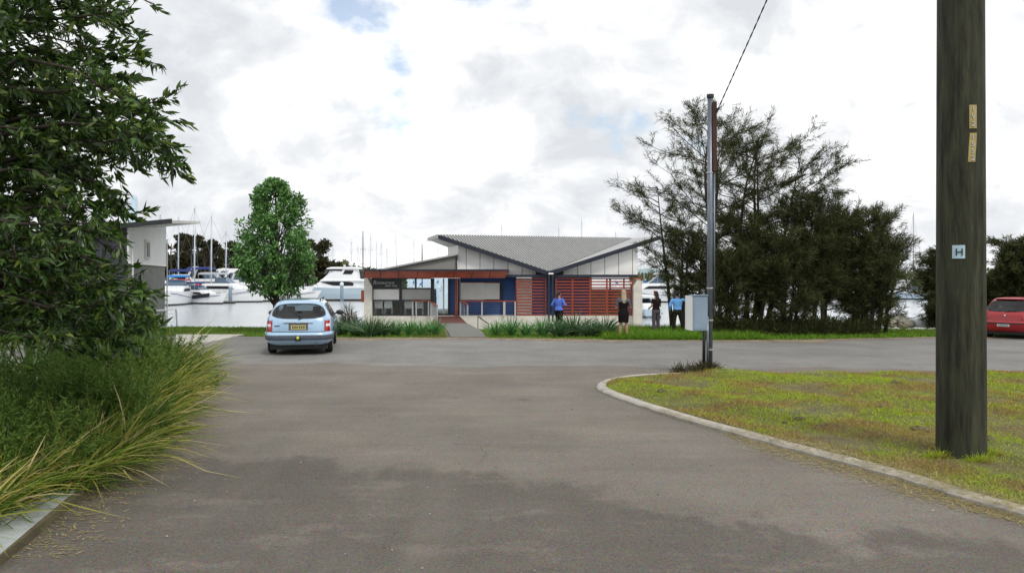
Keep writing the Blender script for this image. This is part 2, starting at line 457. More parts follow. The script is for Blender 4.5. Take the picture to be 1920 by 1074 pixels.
M['eye'] = mat('eye', (0.02, 0.015, 0.012), 0.2, 0.1)
M['lip'] = mat('lip', (0.30, 0.09, 0.08), 0.5, 0.1)
M['bldup'] = mat('pale cladding', (0.74, 0.76, 0.76), 0.8, 0.05, 0.8, 0.1, 20)
M['bldlow'] = mat('grey blockwork', (0.19, 0.20, 0.19), 0.9, 0.14, 1.5, 0.3, 20)
M['blddk'] = mat('wall shade and roof ribs', (0.045, 0.045, 0.06), 0.8, 0.12, 1.0)  # shade of the hall's front wall as colour; roof ribs share it
M['farsh'] = mat('far shore', (0.26, 0.35, 0.38), 0.95, 0.15, 0.02)
M['tower'] = mat('far tower', (0.50, 0.62, 0.70), 0.8, 0.05, 0.1)
M['sand'] = mat('sand', (0.52, 0.48, 0.40), 0.95, 0.12, 1.0, 0.3, 20)

M['gum'] = leafmat('gum leaves', [(0.014, 0.034, 0.008), (0.028, 0.064, 0.012), (0.050, 0.11, 0.018), (0.085, 0.175, 0.032), (0.16, 0.215, 0.03)], 0.36, 0.26, 0.5)
M['casua'] = leafmat('she oak needles', [(0.026, 0.036, 0.014), (0.048, 0.062, 0.024), (0.080, 0.094, 0.034), (0.135, 0.14, 0.055)], 0.75, 0.32, 0.1)
M['broad'] = leafmat('broad leaves', [(0.034, 0.085, 0.022), (0.070, 0.17, 0.042), (0.125, 0.29, 0.072), (0.28, 0.52, 0.15)], 0.4, 0.3, 0.5)
M['wood'] = leafmat('far wood leaves', [(0.022, 0.022, 0.011), (0.040, 0.038, 0.018), (0.065, 0.062, 0.028)], 0.9, 0.1, 0.1)
M['wood2'] = leafmat('far olive leaves', [(0.06, 0.075, 0.03), (0.09, 0.105, 0.045), (0.12, 0.13, 0.06)], 0.9, 0.1, 0.1)
M['shrub'] = leafmat('shrub needles', [(0.040, 0.078, 0.016), (0.080, 0.15, 0.028), (0.13, 0.22, 0.042), (0.21, 0.30, 0.075)], 0.7, 0.28, 0.12)
M['tuss'] = leafmat('tussock blades', [(0.035, 0.085, 0.012), (0.075, 0.15, 0.018), (0.16, 0.24, 0.028), (0.30, 0.32, 0.045), (0.46, 0.40, 0.11), (0.62, 0.52, 0.28)], 0.55, 0.3, 0.25)
M['lom'] = leafmat('bright strap leaves', [(0.045, 0.14, 0.030), (0.08, 0.23, 0.05), (0.13, 0.34, 0.09), (0.24, 0.46, 0.20)], 0.45, 0.25, 0.4)
M['lomd'] = leafmat('dark strap leaves', [(0.022, 0.070, 0.022), (0.040, 0.12, 0.034), (0.065, 0.17, 0.055), (0.24, 0.30, 0.20)], 0.45, 0.2, 0.4)
M['lawn'] = leafmat('lawn blades', [(0.19, 0.30, 0.016), (0.31, 0.44, 0.026), (0.43, 0.54, 0.045), (0.54, 0.54, 0.10)], 0.6, 0.36, 0.12,
                    patch=(0.75, [(0.20, 0.125, 0.045), (0.34, 0.23, 0.085), (0.50, 0.36, 0.14), (0.36, 0.34, 0.06)], 0.455, 0.56))
M['verge'] = leafmat('verge grass', [(0.060, 0.16, 0.012), (0.10, 0.24, 0.016), (0.15, 0.31, 0.022), (0.21, 0.32, 0.03)], 0.6, 0.3, 0.2,
                     patch=(0.25, [(0.10, 0.14, 0.015), (0.16, 0.19, 0.025), (0.20, 0.18, 0.05), (0.06, 0.10, 0.015)], 0.5, 0.66))
M['straw'] = leafmat('dry clippings', [(0.26, 0.21, 0.095), (0.38, 0.32, 0.15), (0.50, 0.43, 0.22)], 0.9, 0.2, 0.1)
M['brush'] = leafmat('brown brush', [(0.045, 0.036, 0.020), (0.075, 0.060, 0.028), (0.040, 0.060, 0.020)], 0.75, 0.15, 0.1)

wm = bpy.data.materials.new('water'); wm.use_nodes = True
n_, l_ = wm.node_tree.nodes, wm.node_tree.links
p_ = n_['Principled BSDF']
p_.inputs['Base Color'].default_value = (0.50, 0.54, 0.56, 1)
p_.inputs['Roughness'].default_value = 0.16
p_.inputs['Specular IOR Level'].default_value = 1.0
t_ = n_.new('ShaderNodeTexCoord'); mp_ = n_.new('ShaderNodeMapping'); mp_.inputs['Scale'].default_value = (1, 2.2, 1)
l_.new(t_.outputs['Object'], mp_.inputs[0])
z_ = n_.new('ShaderNodeTexNoise'); z_.inputs['Scale'].default_value = 0.9; z_.inputs['Detail'].default_value = 6
l_.new(mp_.outputs[0], z_.inputs['Vector'])
b_ = n_.new('ShaderNodeBump'); b_.inputs['Strength'].default_value = 0.22; b_.inputs['Distance'].default_value = 0.1
l_.new(z_.outputs[0], b_.inputs['Height']); l_.new(b_.outputs[0], p_.inputs['Normal'])
M['water'] = wm

# ------------------------------------------------------------------ strips: leaves, blades, needles
def unit(a): return a / np.maximum(np.linalg.norm(a, axis=-1, keepdims=True), 1e-9)
def rand_dirs(n, g=None):
    g = g or rng
    return unit(g.normal(size=(n, 3)))
def strips(base, d, side, bend, L, w, prof):
    """one tapering, curved strip per row: base, direction d, side vector, bend vector at the tip, length, width"""
    n = len(base); k = len(prof)
    s = np.linspace(0, 1, k)
    P = base[:, None, :] + d[:, None, :] * (L[:, None] * s[None, :])[..., None] + bend[:, None, :] * (L[:, None] * s[None, :] ** 2)[..., None]
    hw = 0.5 * w[:, None] * np.asarray(prof)[None, :]
    A = P - side[:, None, :] * hw[..., None]; B = P + side[:, None, :] * hw[..., None]
    V = np.stack([A, B], 2).reshape(-1, 3)
    q = np.array([[2*i, 2*i+1, 2*i+3, 2*i+2] for i in range(k-1)])
    Q = (q[None] + (np.arange(n) * 2 * k)[:, None, None]).reshape(-1, 4)
    return V, Q
def merge(parts):
    Vs, Qs, b = [], [], 0
    for V, Q in parts:
        Vs.append(V); Qs.append(Q + b); b += len(V)
    return np.concatenate(Vs), np.concatenate(Qs)
def side_of(d, g=None):
    return unit(np.cross(d, rand_dirs(len(d), g)))

# ------------------------------------------------------------------ ground, roads, water
ZW = -1.6
def sheet(name, pts, z, m, sub=0):
    me = bpy.data.meshes.new(name)
    me.from_pydata([(p[0], p[1], z) for p in pts], [], [tuple(range(len(pts)))])
    me.update()
    if me.polygons[0].normal.z < 0: me.flip_normals()
    return tag(new_obj(name, me, m), kind='structure')
def bank_y(x):
    """where the land stops and drops to the water"""
    return float(np.interp(x, [-200, -14, -9.5, -6, 1, 3.2, 9, 14, 17, 22, 200], [33.5, 33, 32.4, 32.0, 31.0, 30.6, 31.5, 31.0, 30.6, 33.5, 34.0]))
xs = [-200, -120, -60, -30, -20] + [x * 0.8 for x in range(-20, 31)] + [26, 40, 80, 200]
gv, gf = [], []
for x in xs:
    b = bank_y(x)
    for y, z in ((-60, 0), (26, 0), (b - 1.2, 0.0), (b, -0.03), (b + 0.5, -0.35), (b + 2.4, ZW - 0.3), (b + 6, ZW - 1.2)):
        gv.append((x, y, z - 0.012))
for i in range(len(xs) - 1):
    for j in range(6):
        gf.append((i*7+j, (i+1)*7+j, (i+1)*7+j+1, i*7+j+1))
gme = bpy.data.meshes.new('ground'); gme.from_pydata(gv, [], gf); gme.update()
tag(new_obj('ground', gme, M['earth']), kind='structure')
sheet('water', [(-3000, 30), (3000, 30), (3000, 5000), (-3000, 5000)], ZW, M['water'])
sheet('seabed', [(-3000, 29), (3000, 29), (3000, 5000), (-3000, 5000)], ZW - 1.6, M['earth'])
# the through road in front of the verge: far edge follows the photo
road_far = [G(330, 629), G(640, 633), G(835, 634), G(1000, 634.5), G(1160, 637), G(1300, 637.5), G(1500, 637), G(1640, 634), G(1760, 631), G(2100, 628)]
road_pts = [(-30, 12), (60, 12), (60, 27.6)] + [(p.x, p.y) for p in road_far[::-1]] + [(-16, 27.4), (-30, 27)]
sheet('road', road_pts, 0.0, M['road'])
# the drive we stand on laps over the road with an uneven joint
jy = []
for i in range(41):
    x = -14 + i * 0.7
    jy.append((x, 18.6 - 0.075 * (x + 6) + 0.28 * math.sin(x * 1.1) + 0.16 * math.sin(x * 2.9 + 1)))
drive_pts = [(-14, -10), (14, -10)] + jy[::-1]
sheet('driveway', drive_pts, 0.004, M['drive'])
slab = [G(330, 627.5), G(457, 627.5), G(395, 641), G(330, 652)]
me = MB().prism([(p.x, p.y, 0.0) for p in slab], (0, 0, 0.02)).build('concrete_apron', M['conc'])
tag(me, kind='structure')

g_ = random.Random(4)
inn, out_ = [], []
for i in range(90):
    x = -8.2 + i * 0.3
    y = float(np.interp(x, [p.x for p in road_far], [p.y for p in road_far]))
    inn.append((x, y - 0.55 - 0.35 * math.sin(x * 0.9) - g_.uniform(0, 0.35)))
    out_.append((x, y + 0.3 + g_.uniform(0, 0.15)))
M['dirt'] = mat('sandy dirt', (0.17, 0.125, 0.085), 0.95, 0.3, 2.0, 0.5, 25, c2=(0.24, 0.19, 0.135))
sheet('dirt_shoulder', inn + out_[::-1], 0.004, M['dirt'])
# kerb and lawn on the right
kpx = [(2250, 1090), (2080, 1030), (1920, 972), (1800, 937), (1700, 905), (1590, 874), (1480, 845), (1390, 820), (1300, 795), (1235, 775), (1180, 757), (1140, 742), (1122, 733), (1119, 727), (1128, 719), (1160, 711), (1210, 706), (1300, 703), (1420, 701.5)]
kp = [G(a, b) for a, b in kpx]
def smooth_path(pts, n):
    out = []
    for i in range(len(pts) - 1):
        p0, p1, p2, p3 = pts[max(i-1, 0)], pts[i], pts[i+1], pts[min(i+2, len(pts)-1)]
        for k in range(n):
            t = k / n
            out.append(0.5 * ((2*p1) + (p2-p0)*t + (2*p0-5*p1+4*p2-p3)*t*t + (3*p1-p0-3*p2+p3)*t**3))
    return out + [pts[-1]]
kpath = smooth_path(kp, 5)
def offset_path(path, w):
    out = []
    for i, p in enumerate(path):
        d = (path[min(i+1, len(path)-1)] - path[max(i-1, 0)]).normalized()
        out.append(p + Vector((d.y, -d.x, 0)) * w)
    return out
kin = offset_path(kpath, 0.17)                     # lawn side lies to the right of the path direction
mb = MB(); rs = []
for i, (a, b) in enumerate(zip(kpath, kin)):
    j = 0.012 * math.sin(i * 1.7) + 0.008 * math.sin(i * 4.1)
    a2 = a + (a - b).normalized() * j
    rs.append([(a2.x, a2.y, -0.05), (a2.x, a2.y, 0.035), (a2.x*0.8+b.x*0.2, a2.y*0.8+b.y*0.2, 0.062), (b.x, b.y, 0.064), (b.x, b.y, -0.05)])
mb.rings(rs)
tag(mb.build('kerb', M['kerb'], smooth=False), kind='structure')
# lawn body: follows the kerb, then a straight far edge along the road
lawn_out = [(p.x, p.y) for p in kin] + [(xpx(1700, 16.75), 16.75), (11.5, 16.8), (20, 16.9), (20, 5.2)]
def in_poly(X, Y, poly):
    c = np.zeros(len(X), bool); n = len(poly)
    for i in range(n):
        x0, y0 = poly[i]; x1, y1 = poly[(i+1) % n]
        if y0 == y1: continue
        cr = ((y0 > Y) != (y1 > Y)) & (X < (x1-x0) * (Y-y0) / (y1-y0) + x0)
        c ^= cr
    return c
def lawn_z(X, Y):
    return 0.055 + 0.02*np.sin(X*1.3+0.4)*np.sin(Y*0.9) + 0.018*np.sin(X*3.7+Y*2.1) + 0.12*np.exp(-((X-4.1)**2+(Y-16.6)**2)/0.35)
bm = bmesh.new()
vs = [bm.verts.new((x, y, 0)) for x, y in lawn_out]
bm.faces.new(vs)
bmesh.ops.triangulate(bm, faces=bm.faces[:])
for _ in range(4):
    bmesh.ops.subdivide_edges(bm, edges=[e for e in bm.edges if e.calc_length() > 0.35], cuts=1, use_grid_fill=True)
    bmesh.ops.triangulate(bm, faces=[f for f in bm.faces if len(f.verts) > 4])
for v in bm.verts:
    v.co.z = float(lawn_z(np.array(v.co.x), np.array(v.co.y))) if not v.is_boundary else 0.045
bmesh.ops.recalc_face_normals(bm, faces=bm.faces[:])
lme = bpy.data.meshes.new('lawn'); bm.to_mesh(lme); bm.free()
if sum(p.normal.z for p in lme.polygons) < 0: lme.flip_normals()
tag(new_obj('lawn', lme, M['lawnsoil']), kind='structure')
# grass blades on it
def lawn_blades(n, ymin, ymax, lmin, lmax, w0, w1):
    Y = rng.uniform(ymin, ymax, n); X = rng.uniform(1.2, 13.5, n)
    k = in_poly(X, Y, lawn_out) & (X < 0.70 * Y + 0.6)
    X, Y = X[k], Y[k]
    # thin and bare where the soil shows
    bare = np.sin(X*1.9+Y*0.7+0.5)*np.sin(X*0.8-Y*1.6+1.1) + 0.5*np.sin(X*4.1+0.3)*np.sin(Y*3.3+X)
    k = rng.uniform(size=len(X)) < np.clip(0.95 - 0.75*np.clip(bare-0.15, 0, 1), 0.12, 1)
    X, Y, bare = X[k], Y[k], bare[k]
    n = len(X)
    P = np.stack([X, Y, lawn_z(X, Y) - 0.006], 1)
    d = unit(np.stack([rng.normal(0, 0.55, n), rng.normal(0, 0.55, n), np.ones(n)], 1))
    L = rng.uniform(lmin, lmax, n) * np.where(bare > 0.3, 0.7, 1.0)
    bend = rng.normal(0, 0.45, (n, 3)); bend[:, 2] = -np.abs(bend[:, 2]) * 0.6
    return strips(P, d, side_of(d), bend, L, rng.uniform(w0, w1, n), [1.0, 0.8, 0.1])
V, Q = merge([lawn_blades(150000, 5.2, 10.5, 0.025, 0.085, 0.004, 0.008), lawn_blades(140000, 10.5, 16.9, 0.025, 0.08, 0.006, 0.012)])
tag(np_mesh('lawn_grass', V, Q, M['lawn']), 'short green and straw coloured grass covering the right hand lawn', 'grass', kind='stuff')
# dry clippings spilling over the kerb
n = 20000
t = rng.uniform(0, 1, n) ** 1.0
idx = (t * (len(kpath) * 0.52)).astype(int)
KP = np.array([tuple(p) for p in kpath]); KI = np.array([tuple(p) for p in kin])
nrmk = unit(KP - KI)
off = rng.normal(0.06, 0.20, n); off = np.where(rng.uniform(size=n) < 0.5, off * 0.6 - 0.12, off)
P = KP[idx] + nrmk[idx] * off[:, None] + rng.normal(0, 0.05, (n, 3))
kk = np.abs(off) < 0.55 * np.clip(1.3 - np.abs(P[:, 1] - 8.3) / 1.7, 0.05, 1)
kk &= (off > 0.0) | (off < -0.16) | (rng.uniform(size=n) < 0.22)
P = P[kk]; off = off[kk]; n = len(P)
P[:, 2] = np.where(off > 0.02, 0.008, 0.068) + rng.uniform(0, 0.008, n)
d = unit(np.stack([rng.normal(size=n), rng.normal(size=n), rng.uniform(0, 0.15, n)], 1))
V, Q = strips(P, d, unit(np.cross(d, np.array([[0, 0, 1.0]]))), rng.normal(0, 0.06, (n, 3)) * [1, 1, 0.1], rng.uniform(0.03, 0.09, n), rng.uniform(0.003, 0.006, n), [1, 1, 0.5])
tag(np_mesh('grass_clippings', V, Q, M['straw']), 'dry straw coloured mowing clippings strewn along the kerb', 'clippings', kind='stuff')
# loose grit and small stones on the asphalt
n = 260
P = np.stack([rng.uniform(-5, 5, n), rng.uniform(5.3, 24, n), np.full(n, 0.006)], 1)
GV, GQ = [], []
cube = np.array([[-1,-1,0],[1,-1,0],[1,1,0],[-1,1,0],[-.6,-.5,1],[.5,-.6,1],[.6,.5,1],[-.5,.6,1]], float)
cq = np.array([(3,2,1,0),(4,5,6,7),(0,1,5,4),(1,2,6,5),(2,3,7,6),(3,0,4,7)])
for i in range(n):
    s = rng.uniform(0.004, 0.013); a = rng.uniform(0, 6.28)
    rot = np.array([[math.cos(a), -math.sin(a), 0], [math.sin(a), math.cos(a), 0], [0, 0, 0.8]])
    GV.append(cube @ rot.T * s + P[i]); GQ.append(cq + 8 * i)
pm = mat('stones', (0.04, 0.038, 0.036), 0.9, 0.2, 0.9, c2=(0.40, 0.38, 0.35))
tag(np_mesh('loose_stones', np.concatenate(GV), np.concatenate(GQ), pm), 'scattered small stones lying on the asphalt drive', 'stones', kind='stuff')
# verge between road and water
def verge(n, x0, x1, lmin, lmax, w0, w1, front=None, zf=None):
    X = rng.uniform(x0, x1, n)
    fy = np.interp(X, [p.x for p in road_far], [p.y for p in road_far])
    by = np.array([bank_y(x) for x in X])
    Y = fy + (by + 0.3 - fy) * rng.uniform(0, 1, n) ** 1.25
    # keep path, apron clear
    xl = np.interp(Y, [26.5, 38.6], [-2.1, -3.5]); xr = np.interp(Y, [26.5, 38.6], [-0.85, -2.15])
    k = ~((X > xl - 0.05) & (X < xr + 0.05))
    k &= ~((X < -9.3) & (Y < 28.0) & (X < xpx(457, 27.8) + 0.1))
    X, Y, by = X[k], Y[k], by[k]; n = len(X)
    Z = np.interp(Y - by, [-1.2, 0, 0.5], [0, -0.03, -0.35]) - 0.02
    d = unit(np.stack([rng.normal(0, 0.35, n), rng.normal(0, 0.35, n), np.ones(n)], 1))
    L = rng.uniform(lmin, lmax, n)
    bend = rng.normal(0, 0.35, (n, 3)); bend[:, 2] = -np.abs(bend[:, 2])
    return strips(np.stack([X, Y, Z], 1), d, side_of(d), bend, L, rng.uniform(w0, w1, n), [1.0, 0.75, 0.08])
V, Q = merge([verge(26000, -15, -4.5, 0.03, 0.11, 0.012, 0.03), verge(14000, -4.5, 3.2, 0.04, 0.13, 0.012, 0.03),
              verge(26000, 3.0, 8.2, 0.12, 0.38, 0.012, 0.028), verge(30000, 8.0, 24, 0.06, 0.22, 0.014, 0.03)])
tag(np_mesh('verge_grass', V, Q, M['verge']), 'green grass verge between the road and the water', 'grass', kind='stuff')
# sandy shore on the right, path to the restaurant
sheet('sand', [(11, 32.3), (30, 33.5), (32, 44), (14, 42), (11, 38)], ZW + 0.05, M['sand'])
pth = [(-2.06, 26.7, 0.006), (-0.86, 26.7, 0.006), (-1.15, 29.8, 0.0), (-2.17, 38.6, -0.24), (-3.45, 38.6, -0.24), (-2.4, 29.8, 0.0)]
mb = MB()
mb.add([(x, y, z + 0.02) for x, y, z in pth] + [(x, y, z - 0.25) for x, y, z in pth],
       [(0,1,2,5), (5,2,3,4), (0,5,11,6), (5,4,10,11), (1,7,8,2), (2,8,9,3), (0,6,7,1), (4,3,9,10)])
tag(mb.build('path', M['path']), kind='structure')
# low blue land far across the bay
mb = MB(); top = []; bot = []
for i in range(81):
    x = -2600 + i * 65
    h = 14 + 8 * math.sin(i * 0.31) + 5 * math.sin(i * 0.83 + 1)
    top.append((x, 2600, max(4, h))); bot.append((x, 2560, ZW - 1))
mb.rings([bot, top, [(p[0], p[1] + 300, ZW - 1) for p in top]], cap=False, closed=False)
tag(mb.build('far_shore', M['farsh'], smooth=True), kind='structure')

# ------------------------------------------------------------------ restaurant on the water
D0 = 46.0
rest = thing('restaurant', 'waterside restaurant with grey folded butterfly roof, red slat screens and blue boards', 'restaurant', (1.0, D0, -0.65))
def pbox(name, x0, x1, y0, y1, d, th, m, parent=rest, bevel=0.0):
    return MB().box(xpx(x0, d), xpx(x1, d), d, d + th, zpx(y1, d), zpx(y0, d)).build(name, m, parent, bevel=bevel)
def ppoly(name, pts, d, th, m, parent=rest):
    return MB().prism([W(a, b, d) for a, b in pts], (0, th, 0)).build(name, m, parent)
ZF = zpx(592, D0)                                  # floor level
mb = MB(); mb.box(xpx(690, D0), xpx(1196, D0), D0 + 0.02, D0 + 10, ZW - 0.5, ZF)
mb.build('plinth', M['plinth'], rest)
ppoly('pier', [(683, 521), (688.5, 521), (697, 537), (697, 640), (682, 640)], 45.7, 1.1, M['pier'])
ppoly('pier', [(1188, 640), (1188, 536), (1196, 524), (1200, 523), (1204, 529), (1204.5, 640)], 45.6, 1.3, M['pier'])
# glazed left front
for a, b in ((697.2, 700), (748.5, 753.5), (807.5, 812)):
    pbox('mullion', a, b, 521.5, 592, D0, 0.12, M['dark'])
pbox('mullion', 777.8, 781, 522, 540.5, D0, 0.1, M['dark'])
for y0, y1 in ((520.5, 523), (539.5, 542.2), (562, 564.3), (589.8, 591.9)):
    for a, b in ((700.1, 748.4), (753.6, 807.4)):
        pbox('transom', a, b, y0, y1, D0 + 0.01, 0.1, M['dark'])
sign = pbox('sign_board', 700.1, 748.4, 523.1, 539.4, D0 + 0.005, 0.1, M['dark'])
for a, b in ((753.6, 777.7), (781.1, 807.4)):
    pbox('window_pane', a, b, 523.1, 539.4, D0 + 0.05, 0.02, M['glass'])
pbox('blind_panel', 700.2, 748.3, 542.3, 561.9, D0 + 0.04, 0.03, M['blind'])
pbox('blind_panel', 753.7, 807.3, 542.3, 561.9, D0 + 0.04, 0.03, M['blind2'])
for a, b in ((700.2, 748.3), (753.7, 807.3)):
    pbox('window_pane', a, b, 564.4, 589.7, D0 + 0.05, 0.02, M['glassd'])
# words on the sign
def text_obj(body, name, size, m, parent, loc, rot=(R(90), 0, 0), shear=0.0, sx=1.0, extrude=0.004, align='LEFT'):
    cu = bpy.data.curves.new(name, 'FONT'); cu.body = body; cu.size = size; cu.shear = shear; cu.extrude = extrude; cu.align_x = align
    tmp = bpy.data.objects.new(name + '_src', cu); col.objects.link(tmp)
    bpy.context.view_layer.update()
    me = bpy.data.meshes.new_from_object(tmp.evaluated_get(bpy.context.evaluated_depsgraph_get()))
    bpy.data.objects.remove(tmp); bpy.data.curves.remove(cu)
    o = new_obj(name, me, m, parent)
    o0 = ORG[parent.name] if parent else Vector((0, 0, 0))
    o.location = Vector(loc) - o0; o.rotation_euler = rot; o.scale = (sx, 1, 1)
    return o
pR = W(698.5, 533.5, D0 - 0.012)
text_obj('R', 'letters', 0.36, M['text'], sign, pR, shear=0.25)
text_obj('estaurant', 'letters', 0.27, M['text'], sign, W(705.5, 532.5, D0 - 0.012), shear=0.25, sx=1.02)
mb = MB()
gx = 722.5
for wd in (1.2, 1.4, 1.1, 1.5, 1.2, 1.3, 0, 1.3, 1.1, 1.4, 1.2, 1.3):
    if wd: mb.box(xpx(gx, D0), xpx(gx + wd, D0), D0 - 0.01, D0 + 0.004, zpx(536.6, D0), zpx(534.9, D0))
    gx += (wd or 1.2) + 0.6
mb.build('small_lettering', M['text'], sign)['kind'] = 'stuff'
# inside: low back wall, side walls and ceiling; the upper part looks through to the bay
pbox('inner_wall', 690, 818, 541.5, 594, 49.0, 0.15, M['inner'])
pbox('side_wall', 697, 700, 505, 592, 46.3, 7.0, M['inner'])
pbox('ceiling', 697, 862, 505, 507, 46.3, 8.6, M['soff'])
# door recess
pbox('door_frame', 812.1, 814.2, 521.5, 591.5, 46.6, 0.1, M['dark'])
pbox('door_frame', 839.6, 843, 521.5, 591.5, 46.6, 0.1, M['dark'])
door = pbox('door', 814.4, 830, 521.8, 589, 46.66, 0.02, M['glass'])
MB().box(xpx(817, 46.6), xpx(818.6, 46.6), 46.55, 46.6, zpx(569, 46.6), zpx(556, 46.6)).build('handle', M['dark'], door)
pbox('door_stile', 830.2, 833, 521.8, 590, 46.62, 0.06, M['blind'])
pbox('door', 833.2, 839.4, 521.8, 588, 46.66, 0.02, M['glass'])
pbox('door_threshold', 812.2, 856, 588.2, 592, 46.62, 0.3, M['dark'])
pbox('blue_return', 843.2, 853, 521.5, 591.5, 46.7, 0.1, M['blue'])
pbox('red_post', 853.2, 857.6, 521.5, 592, 45.9, 0.14, M['red'])
pbox('dark_gap_strip', 858, 862, 521.5, 592, 46.1, 0.14, M['dark'])  # solid strip put in as the shade of the gap beside the red post
# blue boarded wall behind the terrace rail
y = 521.0; i = 0
while y < 591.5:
    y1 = min(y + 4.9, 591.8)
    for a, b in ((862.5, 966),):
        mb = MB(); dd = 47.2
        X0, X1, Z0, Z1 = xpx(a, dd), xpx(b, dd), zpx(y1, dd), zpx(y, dd)
        mb.prism([(X0, dd + 0.06, Z1), (X0, dd + 0.03, Z1), (X0, dd, Z0 + 0.004), (X0, dd + 0.06, Z0 + 0.004)], (X1 - X0, 0, 0))
        mb.build('weatherboard', M['blue'], rest)
    y = y1; i += 1
pbox('backing_wall', 862.4, 968, 519, 592, 47.27, 0.12, M['navyb'])
win = pbox('window_frame', 862.6, 937.6, 528.6, 562.6, 47.06, 0.08, M['red'])
pbox('blind_panel', 863.6, 906.6, 530.2, 562.0, 47.03, 0.02, M['blind'], win)
pbox('blind_panel', 908.0, 936.6, 530.8, 561.0, 47.03, 0.02, M['blind'], win)
pbox('window_frame', 906.8, 907.8, 530, 562.2, 47.02, 0.03, M['white'])
pbox('corner_trim', 940.5, 943, 521, 592, 47.05, 0.1, M['dark'])
# walls behind the slat screens
pbox('screen_wall', 968, 997, 522.5, 591.8, 47.4, 0.1, M['white'])  # white panel painted in as the bright opening behind the screen
pbox('screen_wall', 997.2, 1107, 516, 591.8, 47.45, 0.1, M['blue'])
pbox('screen_wall', 1107.2, 1192, 541.5, 591.8, 47.5, 0.1, M['innerb'])
pbox('screen_post', 1142.5, 1145.5, 521, 591.8, 47.2, 0.1, M['dark'])
def screen(x0, x1, posts, ny, wide_top=None):
    fr = pbox('screen_frame', x0, x0 + 2.4, 521, 591, D0, 0.08, M['red'])
    pbox('screen_post', x1 - 2.4, x1, 521, 591, D0, 0.08, M['red'], fr)
    for p in posts: pbox('screen_post', p, p + 3.0, 521.0, 591, D0 + 0.002, 0.08, M['red'], fr)
    for k in range(ny):
        yy = 521 + k * (70 - 2.7) / (ny - 1)
        xx = [x0 + 2.5] + [v for p in posts for v in (p - 0.1, p + 3.1)] + [x1 - 2.5]
        for q in range(0, len(xx), 2):
            pbox('slat', xx[q], xx[q + 1], yy, yy + 2.7, D0 + 0.015, 0.035, M['red'], fr)
screen(967.2, 1024.5, (), 13)
screen(1041.5, 1187.8, (1072, 1105, 1136.5, 1168.5), 13)
pbox('screen_head', 1188.2, 1204, 521, 523.4, 45.55, 0.06, M['redrail'])
pbox('beam', 946, 1196, 514.8, 520, 45.9, 0.4, M['navyb'])
for a, b in ((1027.8, 1031), (1034.8, 1038)):
    pbox('post', a, b, 508, 603, 45.55, 0.1, M['dark'])
pbox('rainwater_head', 1028.5, 1037.5, 511.5, 514.2, 45.48, 0.3, M['white'])
# skillion roof over the entry
ppoly('gable_wall', [(712, 507), (854.6, 477.5), (854.6, 507)], 46.1, 0.15, M['greywall'])
mb = MB()
a, b = W(705, 505.8, 45.9), W(857.5, 475.3, 45.9)
mb.prism([a, b, b + Vector((0, 0, -0.09)), a + Vector((0, 0, -0.09))], (0, 9.5, 0))
mb.build('entry_roof', M['roofw'], rest)
pbox('corner_trim', 855, 857, 477.8, 507, 46.0, 0.14, M['dark'])
# red fascia panels with a black capping
jt = [683.2, 713.5, 748, 783, 818.5, 852.7, 887, 920, 953]
jb = [682.8, 713.0, 747.2, 781.5, 815.7, 849.0, 883.3, 917, 947.5]
for i in range(8):
    mb = MB()
    p = [W(jt[i] + 0.5, 508.2, 44.55), W(jt[i+1] - 0.5, 508.2, 44.55), W(jb[i+1] - 0.5, 521.2, 44.75), W(jb[i] + 0.5, 521.2, 44.75)]
    mb.prism(p, (0, 0.05, 0)); mb.build('fascia_panel', M['redpan'], rest)
ppoly('fascia_backing', [(683.4, 508.4), (952.4, 508.4), (947, 521), (683.2, 521)], 44.82, 0.03, M['dark'])
pbox('capping', 682, 954, 504.8, 508, 44.5, 1.9, M['navyb'])
pbox('soffit', 684, 945, 518.6, 519.6, 44.9, 2.0, M['soff'])
# folded main roof: the valley starts at the front and climbs to the rear right corner
DR = 45.75
A, Vv, Dd = W(822, 440.5, DR), W(1029, 509.5, DR), W(1238, 442, DR)
C = W(1186, 446.5, 56.0)
A2 = W(803.5, 447, 50.5)
D2 = Vector((Dd.x + 0.6, 55.0, Dd.z + 0.25))
def plane_z(p, q, r_):
    nn = (q - p).cross(r_ - p)
    return lambda x, y: p.z - (nn.x * (x - p.x) + nn.y * (y - p.y)) / nn.z
zl, zr = plane_z(A, Vv, C), plane_z(Vv, Dd, C)
TH = Vector((0, 0, -0.16))
mb = MB()
mb.add([A, Vv, C, A2, A + TH, Vv + TH, C + TH, A2 + TH], [(0, 1, 2), (0, 2, 3), (6, 5, 4), (7, 6, 4), (3, 2, 6, 7), (0, 3, 7, 4)])
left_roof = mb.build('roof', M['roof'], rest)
mb = MB()
mb.add([Vv, Dd, D2, C, Vv + TH, Dd + TH, D2 + TH, C + TH], [(0, 1, 3), (1, 2, 3), (7, 5, 4), (7, 6, 5), (2, 3, 7, 6), (1, 2, 6, 5)])
right_roof = mb.build('roof', M['roofw'], rest)
